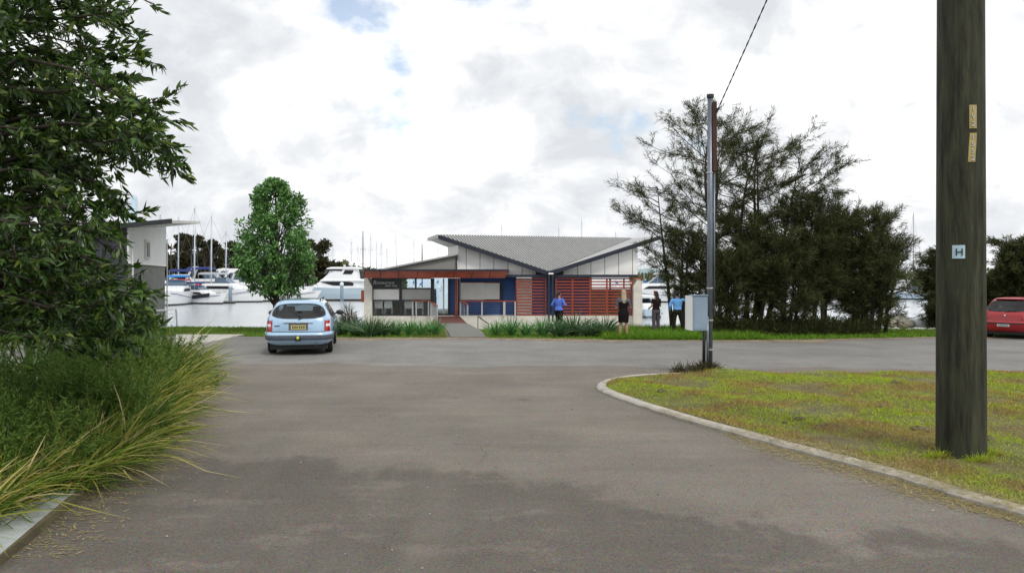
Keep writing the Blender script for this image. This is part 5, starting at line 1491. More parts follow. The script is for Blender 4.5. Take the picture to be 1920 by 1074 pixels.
for px_, ty, w_, lb in ((322, 444, 50, 'flat topped gum crown above the woods just right of the hall'), (360, 441, 46, 'gum crown above the woods between the two tallest pale masts'), (385, 452, 44, 'gum crown above the woods, third from the hall'),
                       (428, 456, 46, 'gum crown above the woods at the short navy covered mast'), (588, 452, 50, 'gum crown above the woods just right of the green tree')):
    far_gum(lb, px_, ty, w_, 160, int(px_))

# ------------------------------------------------------------------ garden bed on the left
bed_edge = [(-3.45, 4.6), (-3.62, 5.65), (-3.85, 6.8), (-4.0, 7.6), (-3.95, 8.1), (-4.0, 8.9), (-4.65, 10.6), (-5.35, 12.6), (-5.95, 14.4), (-6.8, 16.2), (-8.0, 17.2), (-9.6, 17.6)]
bed = [(-14, 3.5), (-3.3, 3.5)] + bed_edge + [(-14, 17.5)]
mb = MB(); mb.prism([(x, y, 0.005) for x, y in bed], (0, 0, 0.07)); tag(mb.build('garden_bed', M['earth']), kind='structure')
# broad concrete edging at its near corner
ke = [G(-420, 1400), G(-140, 1150), G(0, 1062), G(70, 1000), G(130, 948), G(165, 922), G(172, 915)]
ki = [G(-560, 1200), G(-230, 1010), G(-40, 930), G(40, 915), G(105, 912), G(140, 910), G(160, 908)]
mb = MB(); mb.rings([[(a.x, a.y, 0.0), (a.x - 0.02, a.y + 0.01, 0.075), (b.x, b.y, 0.11), (b.x, b.y, 0.0)] for a, b in zip(ke, ki)])
M['edging'] = mat('pale edging concrete', (0.36, 0.39, 0.385), 0.85, 0.16, 3.0, 0.35, 35)
tag(mb.build('edging_kerb', M['edging']), kind='structure')
def edge_x_at(y): return np.interp(y, [p[1] for p in bed_edge], [p[0] for p in bed_edge])
# bushy fine leaved shrubs, each a plant of its own
SH = 'fine leaved shrubs in the garden bed'
for i, (x, y, r_, h_, lb) in enumerate((
    (-4.85, 7.4, 0.75, 0.72, 'fine leaved green shrub in the bed nearest the edging kerb'),
    (-5.0, 9.0, 0.85, 0.85, 'fine leaved green shrub, second from the edging kerb along the drive'),
    (-5.55, 10.6, 0.95, 0.95, 'fine leaved green shrub halfway along the garden bed'),
    (-6.2, 12.2, 1.0, 1.05, 'fine leaved green shrub, second from the far end of the bed'),
    (-6.9, 14.0, 1.1, 1.12, 'fine leaved green shrub at the far end of the bed near the car'),
    (-4.75, 9.3, 0.6, 0.6, 'fine leaved shrub pushing through the tussocks at the drive edge, nearer one'),
    (-6.05, 13.3, 0.8, 0.95, 'fine leaved shrub pushing through the tussocks at the drive edge, farther one'),
    (-7.4, 8.0, 1.2, 1.05, 'dark shaded shrub left of the gum tree trunk'),
    (-6.1, 8.0, 1.0, 0.95, 'dark shaded shrub under the gum tree near the trunk'),
    (-7.4, 10.8, 1.3, 1.15, 'dark shaded shrub behind the gum tree trunk'),
    (-8.3, 14.0, 1.4, 1.25, 'dark shrub at the back of the bed before the hall'))):
    tuft_bush('shrub', lb, (x, y, 0.06), (r_, r_ * 1.1, h_ * 1.15), 26000 if i < 7 else 20000, (0.025, 0.075), (0.006, 0.013), M['shrub'], 60 + i, SH, 'shrub', up=0.9, sprig=46)
# tussock grass arching over the drive, a single tangled mass
n = 720
cy = rng.uniform(5.6, 16.2, n); cxo = np.abs(rng.normal(0, 0.36, n))
cx = edge_x_at(cy) - 0.12 - cxo
k = ~((cy < 7.4) & (cx > edge_x_at(cy) - 0.42))
bun = np.sin(cy * 4.3 + cx * 2.0) + 0.6 * np.sin(cy * 9.1 - cx * 5.0)
k &= (bun > -0.35) | (rng.uniform(size=n) < 0.25)
k &= ~((np.hypot(cx + 4.75, cy - 9.3) < 0.4) | (np.hypot(cx + 6.05, cy - 13.3) < 0.5))
cx, cy = cx[k], cy[k]
ex = np.array([[-4.75, 6.6], [-4.5, 6.9], [-4.35, 7.35], [-4.9, 6.1], [-4.6, 6.3], [-5.1, 6.8], [-4.15, 7.5], [-4.4, 7.9], [-4.95, 5.7], [-4.7, 5.4], [-5.3, 6.2]])
ex = np.repeat(ex, 4, 0) + rng.normal(0, 0.08, (44, 2))
cx = np.concatenate([cx, ex[:, 0]]); cy = np.concatenate([cy, ex[:, 1]]); n = len(cx)
nb = 27
BX, BY = np.repeat(cx, nb), np.repeat(cy, nb); n = len(BX)
P = np.stack([BX + rng.normal(0, 0.05, n), BY + rng.normal(0, 0.05, n), np.full(n, 0.05)], 1)
cl_x = np.repeat(rng.normal(0.16, 0.30, n // nb), nb); cl_y = np.repeat(rng.normal(-0.12, 0.38, n // nb), nb)
d_ = unit(np.stack([cl_x + rng.normal(0, 0.36, n), cl_y + rng.normal(0, 0.36, n), np.ones(n)], 1))
L_ = rng.uniform(0.40, 1.0, n) * np.interp(BY, [5.5, 9, 12, 15], [0.85, 0.9, 1.05, 1.15])
bend = np.stack([d_[:, 0] * 0.75, d_[:, 1] * 0.6, -np.abs(rng.normal(0.45, 0.28, n))], 1) + rng.normal(0, 0.13, (n, 3))
V, Q = strips(P, d_, side_of(d_), bend, L_, rng.uniform(0.007, 0.020, n) * np.interp(BY, [6, 15], [0.95, 1.5]), [1.0, 1.0, 0.9, 0.7, 0.1])
V[:, 2] = np.maximum(V[:, 2], 0.012)
tag(np_mesh('tussock_grass', V, Q, M['tuss']), 'yellow green tussock grass arching over the left edge of the drive', 'grass', kind='stuff')
# leaf litter along the bed
n = 2400
yy = rng.uniform(5.8, 15.5, n); xx = edge_x_at(yy) + np.abs(rng.normal(0.02, 0.28, n))
d_ = unit(np.stack([rng.normal(size=n), rng.normal(size=n), np.zeros(n)], 1))
V, Q = strips(np.stack([xx, yy, rng.uniform(0.008, 0.016, n)], 1), d_, unit(np.cross(d_, [[0, 0, 1.0]])), rng.normal(0, 0.05, (n, 3)) * [1, 1, 0.05], rng.uniform(0.03, 0.09, n), rng.uniform(0.004, 0.012, n), [0.3, 1, 0.2])
tag(np_mesh('leaf_litter', V, Q, M['straw']), 'dry leaves lying along the edge of the garden bed', 'leaf litter', kind='stuff')

# ------------------------------------------------------------------ row of strap leaved clumps before the restaurant
def clump_mesh(seed, n, h, spread, m, name):
    gn = np.random.default_rng(seed)
    a = gn.uniform(0, 2*math.pi, n); rr = np.abs(gn.normal(0, 0.07, n))
    P = np.stack([rr*np.cos(a), rr*np.sin(a), np.zeros(n)], 1)
    lean = gn.uniform(0.05, spread, n)
    d_ = unit(np.stack([lean*np.cos(a), lean*np.sin(a), np.ones(n)], 1))
    L_ = gn.uniform(0.55, 1.1, n) * h
    bend = np.stack([np.cos(a)*lean*0.7, np.sin(a)*lean*0.7, -0.35*lean], 1)
    V, Q = strips(P, d_, side_of(d_, gn), bend, L_, gn.uniform(0.018, 0.036, n), [0.9, 1.0, 0.8, 0.1])
    o = np_mesh(name, V, Q, m)
    me = o.data; bpy.data.objects.remove(o)
    return me
cm_l = [clump_mesh(70 + i, 130, 0.74, 0.62, M['lom'], 'strap_leaf_clump') for i in range(3)]
cm_d = [clump_mesh(80 + i, 190, 0.82, 0.9, M['lomd'], 'dark_leaf_clump') for i in range(3)]
ORD = ['first', 'second', 'third', 'fourth', 'fifth', 'sixth']
def clumps(kind, pxs, where):
    for i, (px, py, s) in enumerate(pxs):
        ms = cm_l if kind == 'lom' else cm_d
        p = G(px, py)
        o = bpy.data.objects.new('strap_leaf_clump' if kind == 'lom' else 'dark_leaf_clump', ms[i % 3]); col.objects.link(o)
        o.location = (p.x, p.y, -0.01); o.rotation_euler = (0, 0, i * 2.1 + px); o.scale = (s, s, s * (0.95 + 0.1 * (i % 2)))
        lb = ('bright green' if kind == 'lom' else 'dark green') + ' strap leaved clump, ' + ORD[i] + ' ' + where
        tag(o, lb, 'plant', 'strap leaved clumps planted before the restaurant')
clumps('lomd', [(641, 628, 0.92), (668, 630, 0.88), (694, 631, 1.05), (716, 630, 0.92)], 'dark one right of the blue car')
clumps('lom', [(742, 629, 0.92), (768, 629, 0.86), (791, 628.5, 0.88), (814, 628, 0.86)], 'bright one of those left of the path')
clumps('lom', [(931, 629, 0.88), (958, 629.5, 0.95), (986, 630, 0.9), (1017, 630, 0.95)], 'bright one right of the path')
clumps('lomd', [(1048, 631, 0.95), (1075, 630, 1.12), (1104, 631, 0.95), (1133, 630, 1.02)], 'dark one towards the woman in black')
p = W(672, 600, 33)
tuft_bush('bush', 'small brown wispy bush at the left concrete pier', (p.x, 31.0, -0.02), (0.42, 0.35, 0.75), 900, (0.15, 0.4), (0.008, 0.02), M['brush'], 90)
# weedy mound at the steel pole
tuft_bush('weed', 'scruffy weed growing round the foot of the steel pole', (SB.x - 0.05, SB.y - 0.12, 0.08), (0.27, 0.2, 0.12), 520, (0.06, 0.18), (0.006, 0.014), M['brush'], 91, None, 'weed', up=0.6)
tuft_bush('weed', 'brown dead weed heap left of the steel pole foot', (SB.x - 0.45, SB.y - 0.35, 0.06), (0.42, 0.25, 0.10), 650, (0.06, 0.2), (0.005, 0.014), M['brush'], 92, None, 'weed', up=0.2)
for i, (dx, dy, lb) in enumerate(((-0.32, -0.12, 'ragged grass tuft left of the power pole foot'), (0.02, -0.34, 'ragged grass tuft before the power pole foot'), (0.33, -0.05, 'ragged grass tuft right of the power pole foot'))):
    tuft_bush('grass_tuft', lb, (PB.x + dx, PB.y + dy, 0.03), (0.16, 0.08, 0.05), 420, (0.04, 0.13), (0.003, 0.008), M['lawn'], 94 + i, 'grass tufts at the power pole foot', 'grass', up=0.7)
g = random.Random(9)
clod_pts = [(1720, 815, 0.11), (1735, 818, 0.07), (1500, 795, 0.08), (1680, 725, 0.10), (1650, 770, 0.07), (1240, 742, 0.09), (1470, 800, 0.05), (1850, 835, 0.12), (1700, 768, 0.06)]
for i, (px, py, r_) in enumerate(clod_pts):
    p = G(px, py)
    o = MB(); o.ell((0, 0, 0), (r_, r_ * 0.7, r_ * 0.4), 10, 6)
    o.v = [(x + g.gauss(0, r_*0.09), y + g.gauss(0, r_*0.09), z + g.gauss(0, r_*0.07)) for x, y, z in o.v]
    ob = o.build('earth_clod', M['earth'], None); ob.location = (p.x, p.y, float(lawn_z(np.array(p.x), np.array(p.y))) + r_ * 0.1)
    tag(ob, ['large dark clod of earth left of the power pole foot', 'small dark clod touching the large one left of the power pole', 'dark clod of earth in the middle of the lawn near the kerb',
             'dark clod of earth near the far edge of the lawn', 'dark clod of earth on the lawn between steel pole and power pole', 'dark clod of earth at the left tip of the lawn',
             'smallest dark clod in the middle of the lawn', 'dark clod of earth right behind the power pole foot', 'small dark clod left of the power pole at mid lawn'][i], 'clod', 'earth clods on the lawn')

# ------------------------------------------------------------------ cars
class CarShape:
    """plan outlines (superellipses) stacked over height: z, rear y, front y, half width"""
    def __init__(s, tab, n=7.5):
        t = np.array(tab); s.z, s.yr, s.yf, s.hw = t.T; s.n = n
    def par(s, z): return [float(np.interp(z, s.z, a)) for a in (s.yr, s.yf, s.hw)]
    def rear_y(s, x, z):
        yr, yf, hw = s.par(z); yc, hl = (yr+yf)/2, (yf-yr)/2
        return yc - hl * max(0.0, 1 - min(1, abs(x)/hw) ** s.n) ** (1/s.n) + 0.0
    def front_y(s, x, z):
        yr, yf, hw = s.par(z); yc, hl = (yr+yf)/2, (yf-yr)/2
        return yc + hl * max(0.0, 1 - min(1, abs(x)/hw) ** s.n) ** (1/s.n)
    def side_x(s, y, z):
        yr, yf, hw = s.par(z); yc, hl = (yr+yf)/2, (yf-yr)/2
        return hw * max(0.0, 1 - min(1, abs(y-yc)/hl) ** s.n) ** (1/s.n)
    def outline(s, z, N):
        yr, yf, hw = s.par(z); yc, hl = (yr+yf)/2, (yf-yr)/2
        a = np.linspace(-math.pi/2, 1.5*math.pi, 1600); c, q = np.cos(a), np.sin(a); e = 2/s.n
        x = hw*np.sign(c)*np.abs(c)**e; y = yc + hl*np.sign(q)*np.abs(q)**e
        L = np.concatenate([[0], np.cumsum(np.hypot(np.diff(x), np.diff(y)))])
        u = np.linspace(0, L[-1], N, endpoint=False)
        return np.stack([np.interp(u, L, x), np.interp(u, L, y), np.full(N, z)], 1)
def sup_region(x, z, x0, x1, z0, z1, n=5.0, shear=0.0):
    zc, hz = (z0+z1)/2, (z1-z0)/2
    return (abs((x-(x0+x1)/2 - shear*(z-zc))/((x1-x0)/2))**n + abs((z-zc)/hz)**n)
def build_car(name, label, loc, rotz, tab, spec):
    s = CarShape(tab); o = thing(name, label, 'car', loc, rotz, 'parked cars', local=True)
    N = 300; zz = np.concatenate([np.arange(tab[0][0], tab[-1][0], 0.03), [tab[-1][0]]])
    V = np.concatenate([s.outline(z, N) for z in zz])
    top = V[-N:].copy()
    Q = []
    rw, sws = spec['rear'], spec['sides']; fw = spec['front']
    def in_win(c):
        x, y, z = c
        yr, yf, hw = s.par(z)
        if y < (yr+yf)/2 - 0.3*(yf-yr) and abs(x) < hw*0.93 and sup_region(x*rw['tap'](z), z, -rw['w'], rw['w'], rw['z0'], rw['z1'], 4.0) < 0.80: return True
        if y > (yr+yf)/2 and abs(x) < hw*0.92 and fw['z0']+0.03 < z < fw['z1']-0.03 and abs(x) < fw['w']: return True
        if abs(x) > hw*0.9:
            for y0, y1, z0, z1, sh in sws:
                if sup_region(y, z, y0, y1, z0, z1, 6.0, sh) < 0.7: return True
        return False
    for i in range(len(zz)-1):
        for j in range(N):
            k = (j+1) % N
            q = (i*N+j, i*N+k, (i+1)*N+k, (i+1)*N+j)
            if zz[i] > 0.8 and in_win((V[q[0]]+V[q[2]])/2): continue
            Q.append(q)
    # crowned roof
    cen = top.mean(0); b = len(V); rings_ = [V[-N:]]
    parts = [V]
    for r_, dz in ((0.8, 0.018), (0.5, 0.036), (0.15, 0.044)):
        t = cen + (top - cen) * [r_, r_, 1]; t[:, 2] = tab[-1][0] + dz; parts.append(t)
    off = len(V) - N
    for m_ in range(3):
        for j in range(N):
            k = (j+1) % N
            Q.append((off+m_*N+j, off+m_*N+k, off+(m_+1)*N+k, off+(m_+1)*N+j))
    V = np.concatenate(parts)
    body = np_mesh('body', V, np.array(Q), spec['paint'], o, smooth=True)
    MB().rings([[tuple(p) for p in s.outline(tab[0][0], 40)], [tuple(p) for p in s.outline(tab[0][0] + 0.01, 40)]]).build('floor_pan', M['blackp'], o)
    # glass with a dark seal ring
    def patch(name, fn, m, parent, rings_, n=48):
        vs, fs = [], []
        for r_ in rings_:
            for k in range(n): vs.append(fn(r_, 2*math.pi*k/n))
        for i in range(len(rings_)-1):
            for k in range(n): fs.append((i*n+k, i*n+(k+1) % n, (i+1)*n+(k+1) % n, (i+1)*n+k))
        if rings_[0] < 0.1: fs.append(tuple(range(n)))
        return MB().add(vs, fs).build(name, m, parent, smooth=True)
    def supell(r_, a, n):
        c, q = math.cos(a), math.sin(a)
        return r_*math.copysign(abs(c)**(2/n), c), r_*math.copysign(abs(q)**(2/n), q)
    def rearfn(off):
        def f(r_, a):
            u, v = supell(r_, a, 4.0)
            z = (rw['z0']+rw['z1'])/2 + v*(rw['z1']-rw['z0'])/2
            x = u*rw['w']/rw['tap'](z)
            return (x, s.rear_y(x, z) - off, z)
        return f
    rg = patch('rear_window', rearfn(0.006), M['carglass'], o, [0.02, 0.4, 0.75, 0.93])
    patch('window_seal', rearfn(0.010), M['blackp'], rg, [0.92, 1.0])
    def sidefn(w_, sx, off):
        y0, y1, z0, z1, sh = w_
        def f(r_, a):
            u, v = supell(r_, a, 6.0)
            z = (z0+z1)/2 + v*(z1-z0)/2; y = (y0+y1)/2 + u*(y1-y0)/2 + sh*(z-(z0+z1)/2)
            return (sx*(s.side_x(y, z)+off), y, z)
        return f
    for w_ in sws:
        for sx in (-1, 1):
            g_ = patch('side_window', sidefn(w_, sx, 0.006), M['carglass'], o, [0.02, 0.5, 0.95])
            patch('window_seal', sidefn(w_, sx, 0.010), M['blackp'], g_, [0.93, 1.0])
    vs = []; nx, nz = 12, 8
    for i in range(nz+1):
        z = fw['z0'] + (fw['z1']-fw['z0'])*i/nz
        for k in range(nx+1):
            x = fw['w']*(-1+2*k/nx); vs.append((x, s.front_y(x, z)+0.006, z))
    MB().add(vs, [(i*(nx+1)+k, i*(nx+1)+k+1, (i+1)*(nx+1)+k+1, (i+1)*(nx+1)+k) for i in range(nz) for k in range(nx)]).build('windscreen', M['carglass'], o, smooth=True)
    MB().box(-0.72, 0.72, 0.22, spec['wheels'][1] + 0.4, 0.15, tab[0][0] + 0.005).build('underbody_shade_box', M['blackp'], o)  # underside block, lowered and widened to darken the shadow beneath the car
    # seats
    for sx in (-0.36, 0.36):
        st = MB().box(sx-0.24, sx+0.24, spec['seat_y'], spec['seat_y']+0.14, 0.5, 1.02).build('front_seat', M['seatd'], o, bevel=0.05)
        MB().box(sx-0.12, sx+0.12, spec['seat_y'], spec['seat_y']+0.1, 1.04, 1.20).build('headrest', M['seatd'], st, bevel=0.04)
    MB().box(-0.62, 0.62, spec['seat_y']-0.95, spec['seat_y']-0.8, 0.5, 1.04).build('rear_seat', M['seatd'], o, bevel=0.05)
    MB().box(-0.66, 0.66, spec['seat_y']-0.9, spec['seat_y']+1.1, 0.3, 0.5).build('cabin_floor', M['seatd'], o)
    MB().box(-0.66, 0.66, spec['seat_y']+0.75, spec['seat_y']+1.05, 0.7, 0.93).build('dashboard', M['seatd'], o, bevel=0.04)
    # strip: a band wrapped on the rear between heights z0..z1, |x| < xm and round the corner along the side to ye
    def band(name, z0, z1, off, m, parent, x0=-1, x1=1, nz=4, ye=0.5, prof=None):
        out = []
        for i in range(nz+1):
            z = z0 + (z1-z0)*i/nz; P = s.outline(z, 400)
            P = P[(P[:, 1] < s.par(z)[0]+ye)]
            P = P[np.argsort(np.arctan2(P[:, 0], -(P[:, 1]-(s.par(z)[0]+ye+0.3))))]
            P = P[(P[:, 0] >= x0) & (P[:, 0] <= x1)]
            u = np.linspace(0, len(P)-1, 60)
            P = np.stack([np.interp(u, np.arange(len(P)), P[:, a]) for a in range(3)], 1)
            nr = unit(P - np.array([0, s.par(z)[0]+0.9, z]))
            bul = off * (1.0 if prof is None else prof[i])
            out.append([tuple(p + q*bul) for p, q in zip(P, nr)])
        return MB().rings(out, cap=False, closed=False).build(name, m, parent, smooth=True)
    spec['extras'](s, o, body, band)
    # wheels
    for yw in spec['wheels']:
        for sx in (-1, 1):
            xw = spec['track']
            ar = MB(); ys_ = []
            vs = [(sx*(s.side_x(yw, 0.4)+0.004), yw, 0.33)]
            for k in range(25):
                a = math.pi*k/24 - 0.0
                vs.append((sx*(s.side_x(yw, 0.33+0.36*math.sin(a))+0.004), yw+0.37*math.cos(a), max(tab[0][0], 0.33+0.36*math.sin(a))))
            ar.add(vs, [(0, k, k+1) for k in range(1, 25)]).build('wheel_arch', M['blackp'], o)
            w_ = MB(); prof = [(0.20, -0.10), (0.29, -0.10), (0.315, -0.07), (0.32, 0), (0.315, 0.07), (0.29, 0.10), (0.20, 0.10)]
            w_.rings([[(sx*xw+xx, yw+rr*math.cos(a), 0.32+rr*math.sin(a)) for a in [2*math.pi*k/28 for k in range(28)]] for rr, xx in prof])
            ty = w_.build('tyre', M['tyre'], o, smooth=True)
            MB().rings([[(sx*(xw+0.085+dx), yw+rr*math.cos(a), 0.32+rr*math.sin(a)) for a in [2*math.pi*k/20 for k in range(20)]] for rr, dx in ((0.20, 0), (0.19, 0.02), (0.10, 0.02), (0.04, 0.03))]).build('rim', M['rim'], ty)
    return o

wag_tab = [(0.27, 0.14, 4.55, 0.76), (0.33, 0.06, 4.62, 0.82), (0.42, 0.0, 4.68, 0.855), (0.55, -0.01, 4.70, 0.87), (0.60, 0.045, 4.68, 0.87), (0.70, 0.05, 4.60, 0.872), (0.80, 0.07, 4.40, 0.866), (0.88, 0.09, 4.05, 0.852), (0.94, 0.115, 3.55, 0.835),
           (0.98, 0.14, 3.40, 0.815), (1.10, 0.235, 3.12, 0.755), (1.22, 0.34, 2.86, 0.69), (1.32, 0.44, 2.62, 0.63), (1.37, 0.50, 2.45, 0.585), (1.395, 0.56, 2.36, 0.545), (1.405, 0.62, 2.3, 0.50)]
def wag_extras(s, o, body, band):
    bp = band('bumper', 0.28, 0.60, 0.02, M['carblue'], o, ye=0.55, nz=8, prof=[0.3, 0.8, 1, 1.1, 1.2, 1.4, 1.7, 2.0, 1.2])
    band('bumper_strip', 0.40, 0.525, 0.048, M['carbump'], bp, ye=0.5, prof=[0.85, 1, 1, 1, 0.85])
    for sx in (-1, 1):
        x0, x1 = (0.64, 1.0) if sx > 0 else (-1.0, -0.64)
        l1 = band('tail_lamp', 0.62, 0.90, 0.010, M['lampr'], o, x0, x1, ye=0.20, nz=6)
        band('lamp_lens', 0.75, 0.815, 0.014, M['lampw'], l1, (0.68 if sx > 0 else -0.82), (0.82 if sx > 0 else -0.68), ye=0.2, nz=2)
    def rear_quad(name, x0, x1, z0, z1, off, m, parent, th=0.012, bevel=0.0):
        y0, y1 = s.rear_y(0, z0)-off, s.rear_y(0, z1)-off
        return MB().prism([(x0, y0, z0), (x1, y0, z0), (x1, y1, z1), (x0, y1, z1)], (0, -th, 0)).build(name, m, parent, bevel=bevel)
    rec = rear_quad('plate_recess', -0.245, 0.245, 0.655, 0.835, -0.006, M['carbump'], o)
    pt = rear_quad('number_plate', -0.185, 0.185, 0.67, 0.79, 0.008, M['plate'], o)
    for k in range(6):
        xx = -0.15 + k*0.053 + (0.012 if k > 2 else 0)
        rear_quad('plate_mark', xx, xx+0.03, 0.70, 0.765, 0.021, M['blackp'], pt, 0.002)
    rear_quad('tailgate_grip', -0.37, 0.37, 0.838, 0.868, 0.004, M['chrome'], o, 0.028, 0.01)
    rear_quad('badge', -0.60, -0.47, 0.755, 0.785, 0.004, M['carbump'], o, 0.006)
    rear_quad('badge', -0.045, 0.045, 0.842, 0.866, 0.033, M['carblue'], o, 0.006)
    # tailgate shut lines
    for sx in (-1, 1):
        MB().tube([(sx*0.665, s.rear_y(0.665, z)-0.004, z) for z in np.linspace(0.61, 0.92, 9)], 0.006, 6).build('shut_line', M['blackp'], body)
    MB().tube([(x, s.rear_y(x, 0.612)-0.008, 0.612) for x in np.linspace(-0.66, 0.66, 20)], 0.007, 6).build('shut_line', M['blackp'], body)
    MB().tube([(0.0, s.rear_y(0, 0.93)-0.02, 0.93), (0.10, s.rear_y(0.1, 0.965)-0.025, 0.965), (-0.22, s.rear_y(-0.2, 1.16)-0.02, 1.15)], [0.018, 0.012, 0.008], 6).build('wiper', M['blackp'], o)
    tb = MB().tube([(0.0, 0.05, 0.40), (0.0, -0.10, 0.40), (0.0, -0.13, 0.44)], 0.02, 8).build('tow_bar', M['blackp'], o)
    MB().ell((0.0, -0.13, 0.465), (0.036, 0.036, 0.046), 12, 8).build('tow_ball_cover', M['ball'], tb, smooth=True)
    MB().box(-0.07, 0.07, -0.075, -0.04, 0.38, 0.47).build('tow_plate', M['blackp'], tb)
    for sx in (-1, 1):
        MB().tube([(sx*0.52, 0.62, 1.405), (sx*0.535, 0.72, 1.45), (sx*0.545, 2.1, 1.455), (sx*0.53, 2.2, 1.41)], 0.016, 8).build('roof_rail', M['blackp'], o, smooth=True)
        mr_ = MB().ell((sx*0.965, 2.98, 0.985), (0.115, 0.06, 0.075), 14, 10).build('mirror', M['blackp'], o, smooth=True)
        MB().bar((sx*0.80, 3.0, 0.95), (sx*0.92, 2.99, 0.97), 0.05, 0.04).build('mirror_arm', M['blackp'], mr_)
        MB().box(sx*0.868-0.012, sx*0.868+0.012, 1.55, 1.75, 0.80, 0.835).build('door_handle', M['carblue'], o, bevel=0.005)
        MB().box(sx*0.868-0.012, sx*0.868+0.012, 2.45, 2.65, 0.80, 0.835).build('door_handle', M['carblue'], o, bevel=0.005)
    MB().tube([(0.45, 0.15, 0.24), (0.45, -0.02, 0.24)], 0.028, 10).build('exhaust_pipe', M['dark'], o)
wag = dict(paint=M['carblue'], rear=dict(w=0.70, z0=0.945, z1=1.335, tap=lambda z: 1.0/np.interp(z, [0.94, 1.02, 1.1, 1.2, 1.34], [0.84, 0.985, 0.98, 0.90, 0.76])),
           sides=[(0.62, 1.32, 0.98, 1.30, -0.12), (1.42, 2.18, 0.97, 1.32, -0.10), (2.26, 3.02, 0.97, 1.31, -0.75)], front=dict(w=0.56, z0=0.99, z1=1.34),
           seat_y=2.0, wheels=(0.95, 3.72), track=0.735, extras=wag_extras)
cb_ = G(559, 667)
build_car('station_wagon', 'light blue station wagon parked facing the water, rear towards us', (cb_.x, cb_.y, 0.004), R(10.5), wag_tab, wag)

hat_tab = [(0.25, 0.14, 3.85, 0.74), (0.32, 0.05, 3.92, 0.80), (0.45, 0.0, 3.97, 0.825), (0.56, 0.0, 3.97, 0.83), (0.62, 0.05, 3.94, 0.832), (0.74, 0.06, 3.80, 0.832), (0.84, 0.085, 3.5, 0.82), (0.92, 0.14, 3.1, 0.80), (0.97, 0.19, 2.95, 0.785),
           (1.10, 0.34, 2.66, 0.73), (1.22, 0.48, 2.4, 0.675), (1.32, 0.60, 2.16, 0.62), (1.37, 0.68, 2.0, 0.57), (1.395, 0.76, 1.9, 0.52)]
def hat_extras(s, o, body, band):
    band('bumper', 0.27, 0.60, 0.02, M['carred'], o, ye=0.5, nz=8, prof=[0.3, 0.8, 1, 1.1, 1.2, 1.4, 1.7, 1.9, 1.2])
    band('bumper_strip', 0.525, 0.572, 0.045, M['blackp'], o, ye=0.5)
    for sx in (-1, 1):
        x0, x1 = (0.52, 1.0) if sx > 0 else (-1.0, -0.52)
        l1 = band('tail_lamp', 0.66, 0.83, 0.010, M['lampr'], o, x0, x1, ye=0.28, nz=5)
    y_ = s.rear_y(0, 0.47)-0.05
    pt = MB().box(-0.19, 0.19, y_-0.015, y_, 0.435, 0.515).build('number_plate', M['platew'], o)
    for k in range(6):
        MB().box(-0.15+k*0.053, -0.12+k*0.053, y_-0.018, y_-0.0151, 0.455, 0.495).build('plate_mark', M['blackp'], pt)
    y_ = s.rear_y(0, 0.80)
    MB().ell((0, y_-0.01, 0.80), (0.035, 0.012, 0.045), 10, 6).build('badge', M['chrome'], o, smooth=True)
    MB().tube([(0.02, s.rear_y(0, 0.95)-0.02, 0.95), (0.36, s.rear_y(0.3, 0.99)-0.025, 0.985)], [0.02, 0.01], 6).build('wiper', M['blackp'], o)
    MB().box(-0.45, 0.45, 0.58, 0.74, 1.355, 1.385).build('spoiler', M['carred'], o, bevel=0.01)
    for sx in (-1, 1):
        MB().ell((sx*0.93, 2.5, 0.98), (0.10, 0.055, 0.07), 12, 8).build('mirror', M['carred'], o, smooth=True)
hat = dict(paint=M['carred'], rear=dict(w=0.68, z0=0.94, z1=1.335, tap=lambda z: 1.0/np.interp(z, [0.94, 1.1, 1.34], [1.0, 0.95, 0.78])),
           sides=[(0.72, 1.22, 0.97, 1.28, 0.3), (1.28, 2.42, 0.96, 1.31, -0.55)], front=dict(w=0.55, z0=0.99, z1=1.33),
           seat_y=1.6, wheels=(0.72, 3.2), track=0.71, extras=hat_extras)
cr_ = G(1882, 635)
build_car('hatchback', 'red hatchback parked at the far right beside the road', (cr_.x, cr_.y, -0.008), R(-50), hat_tab, hat).scale = (0.95, 0.95, 0.95)

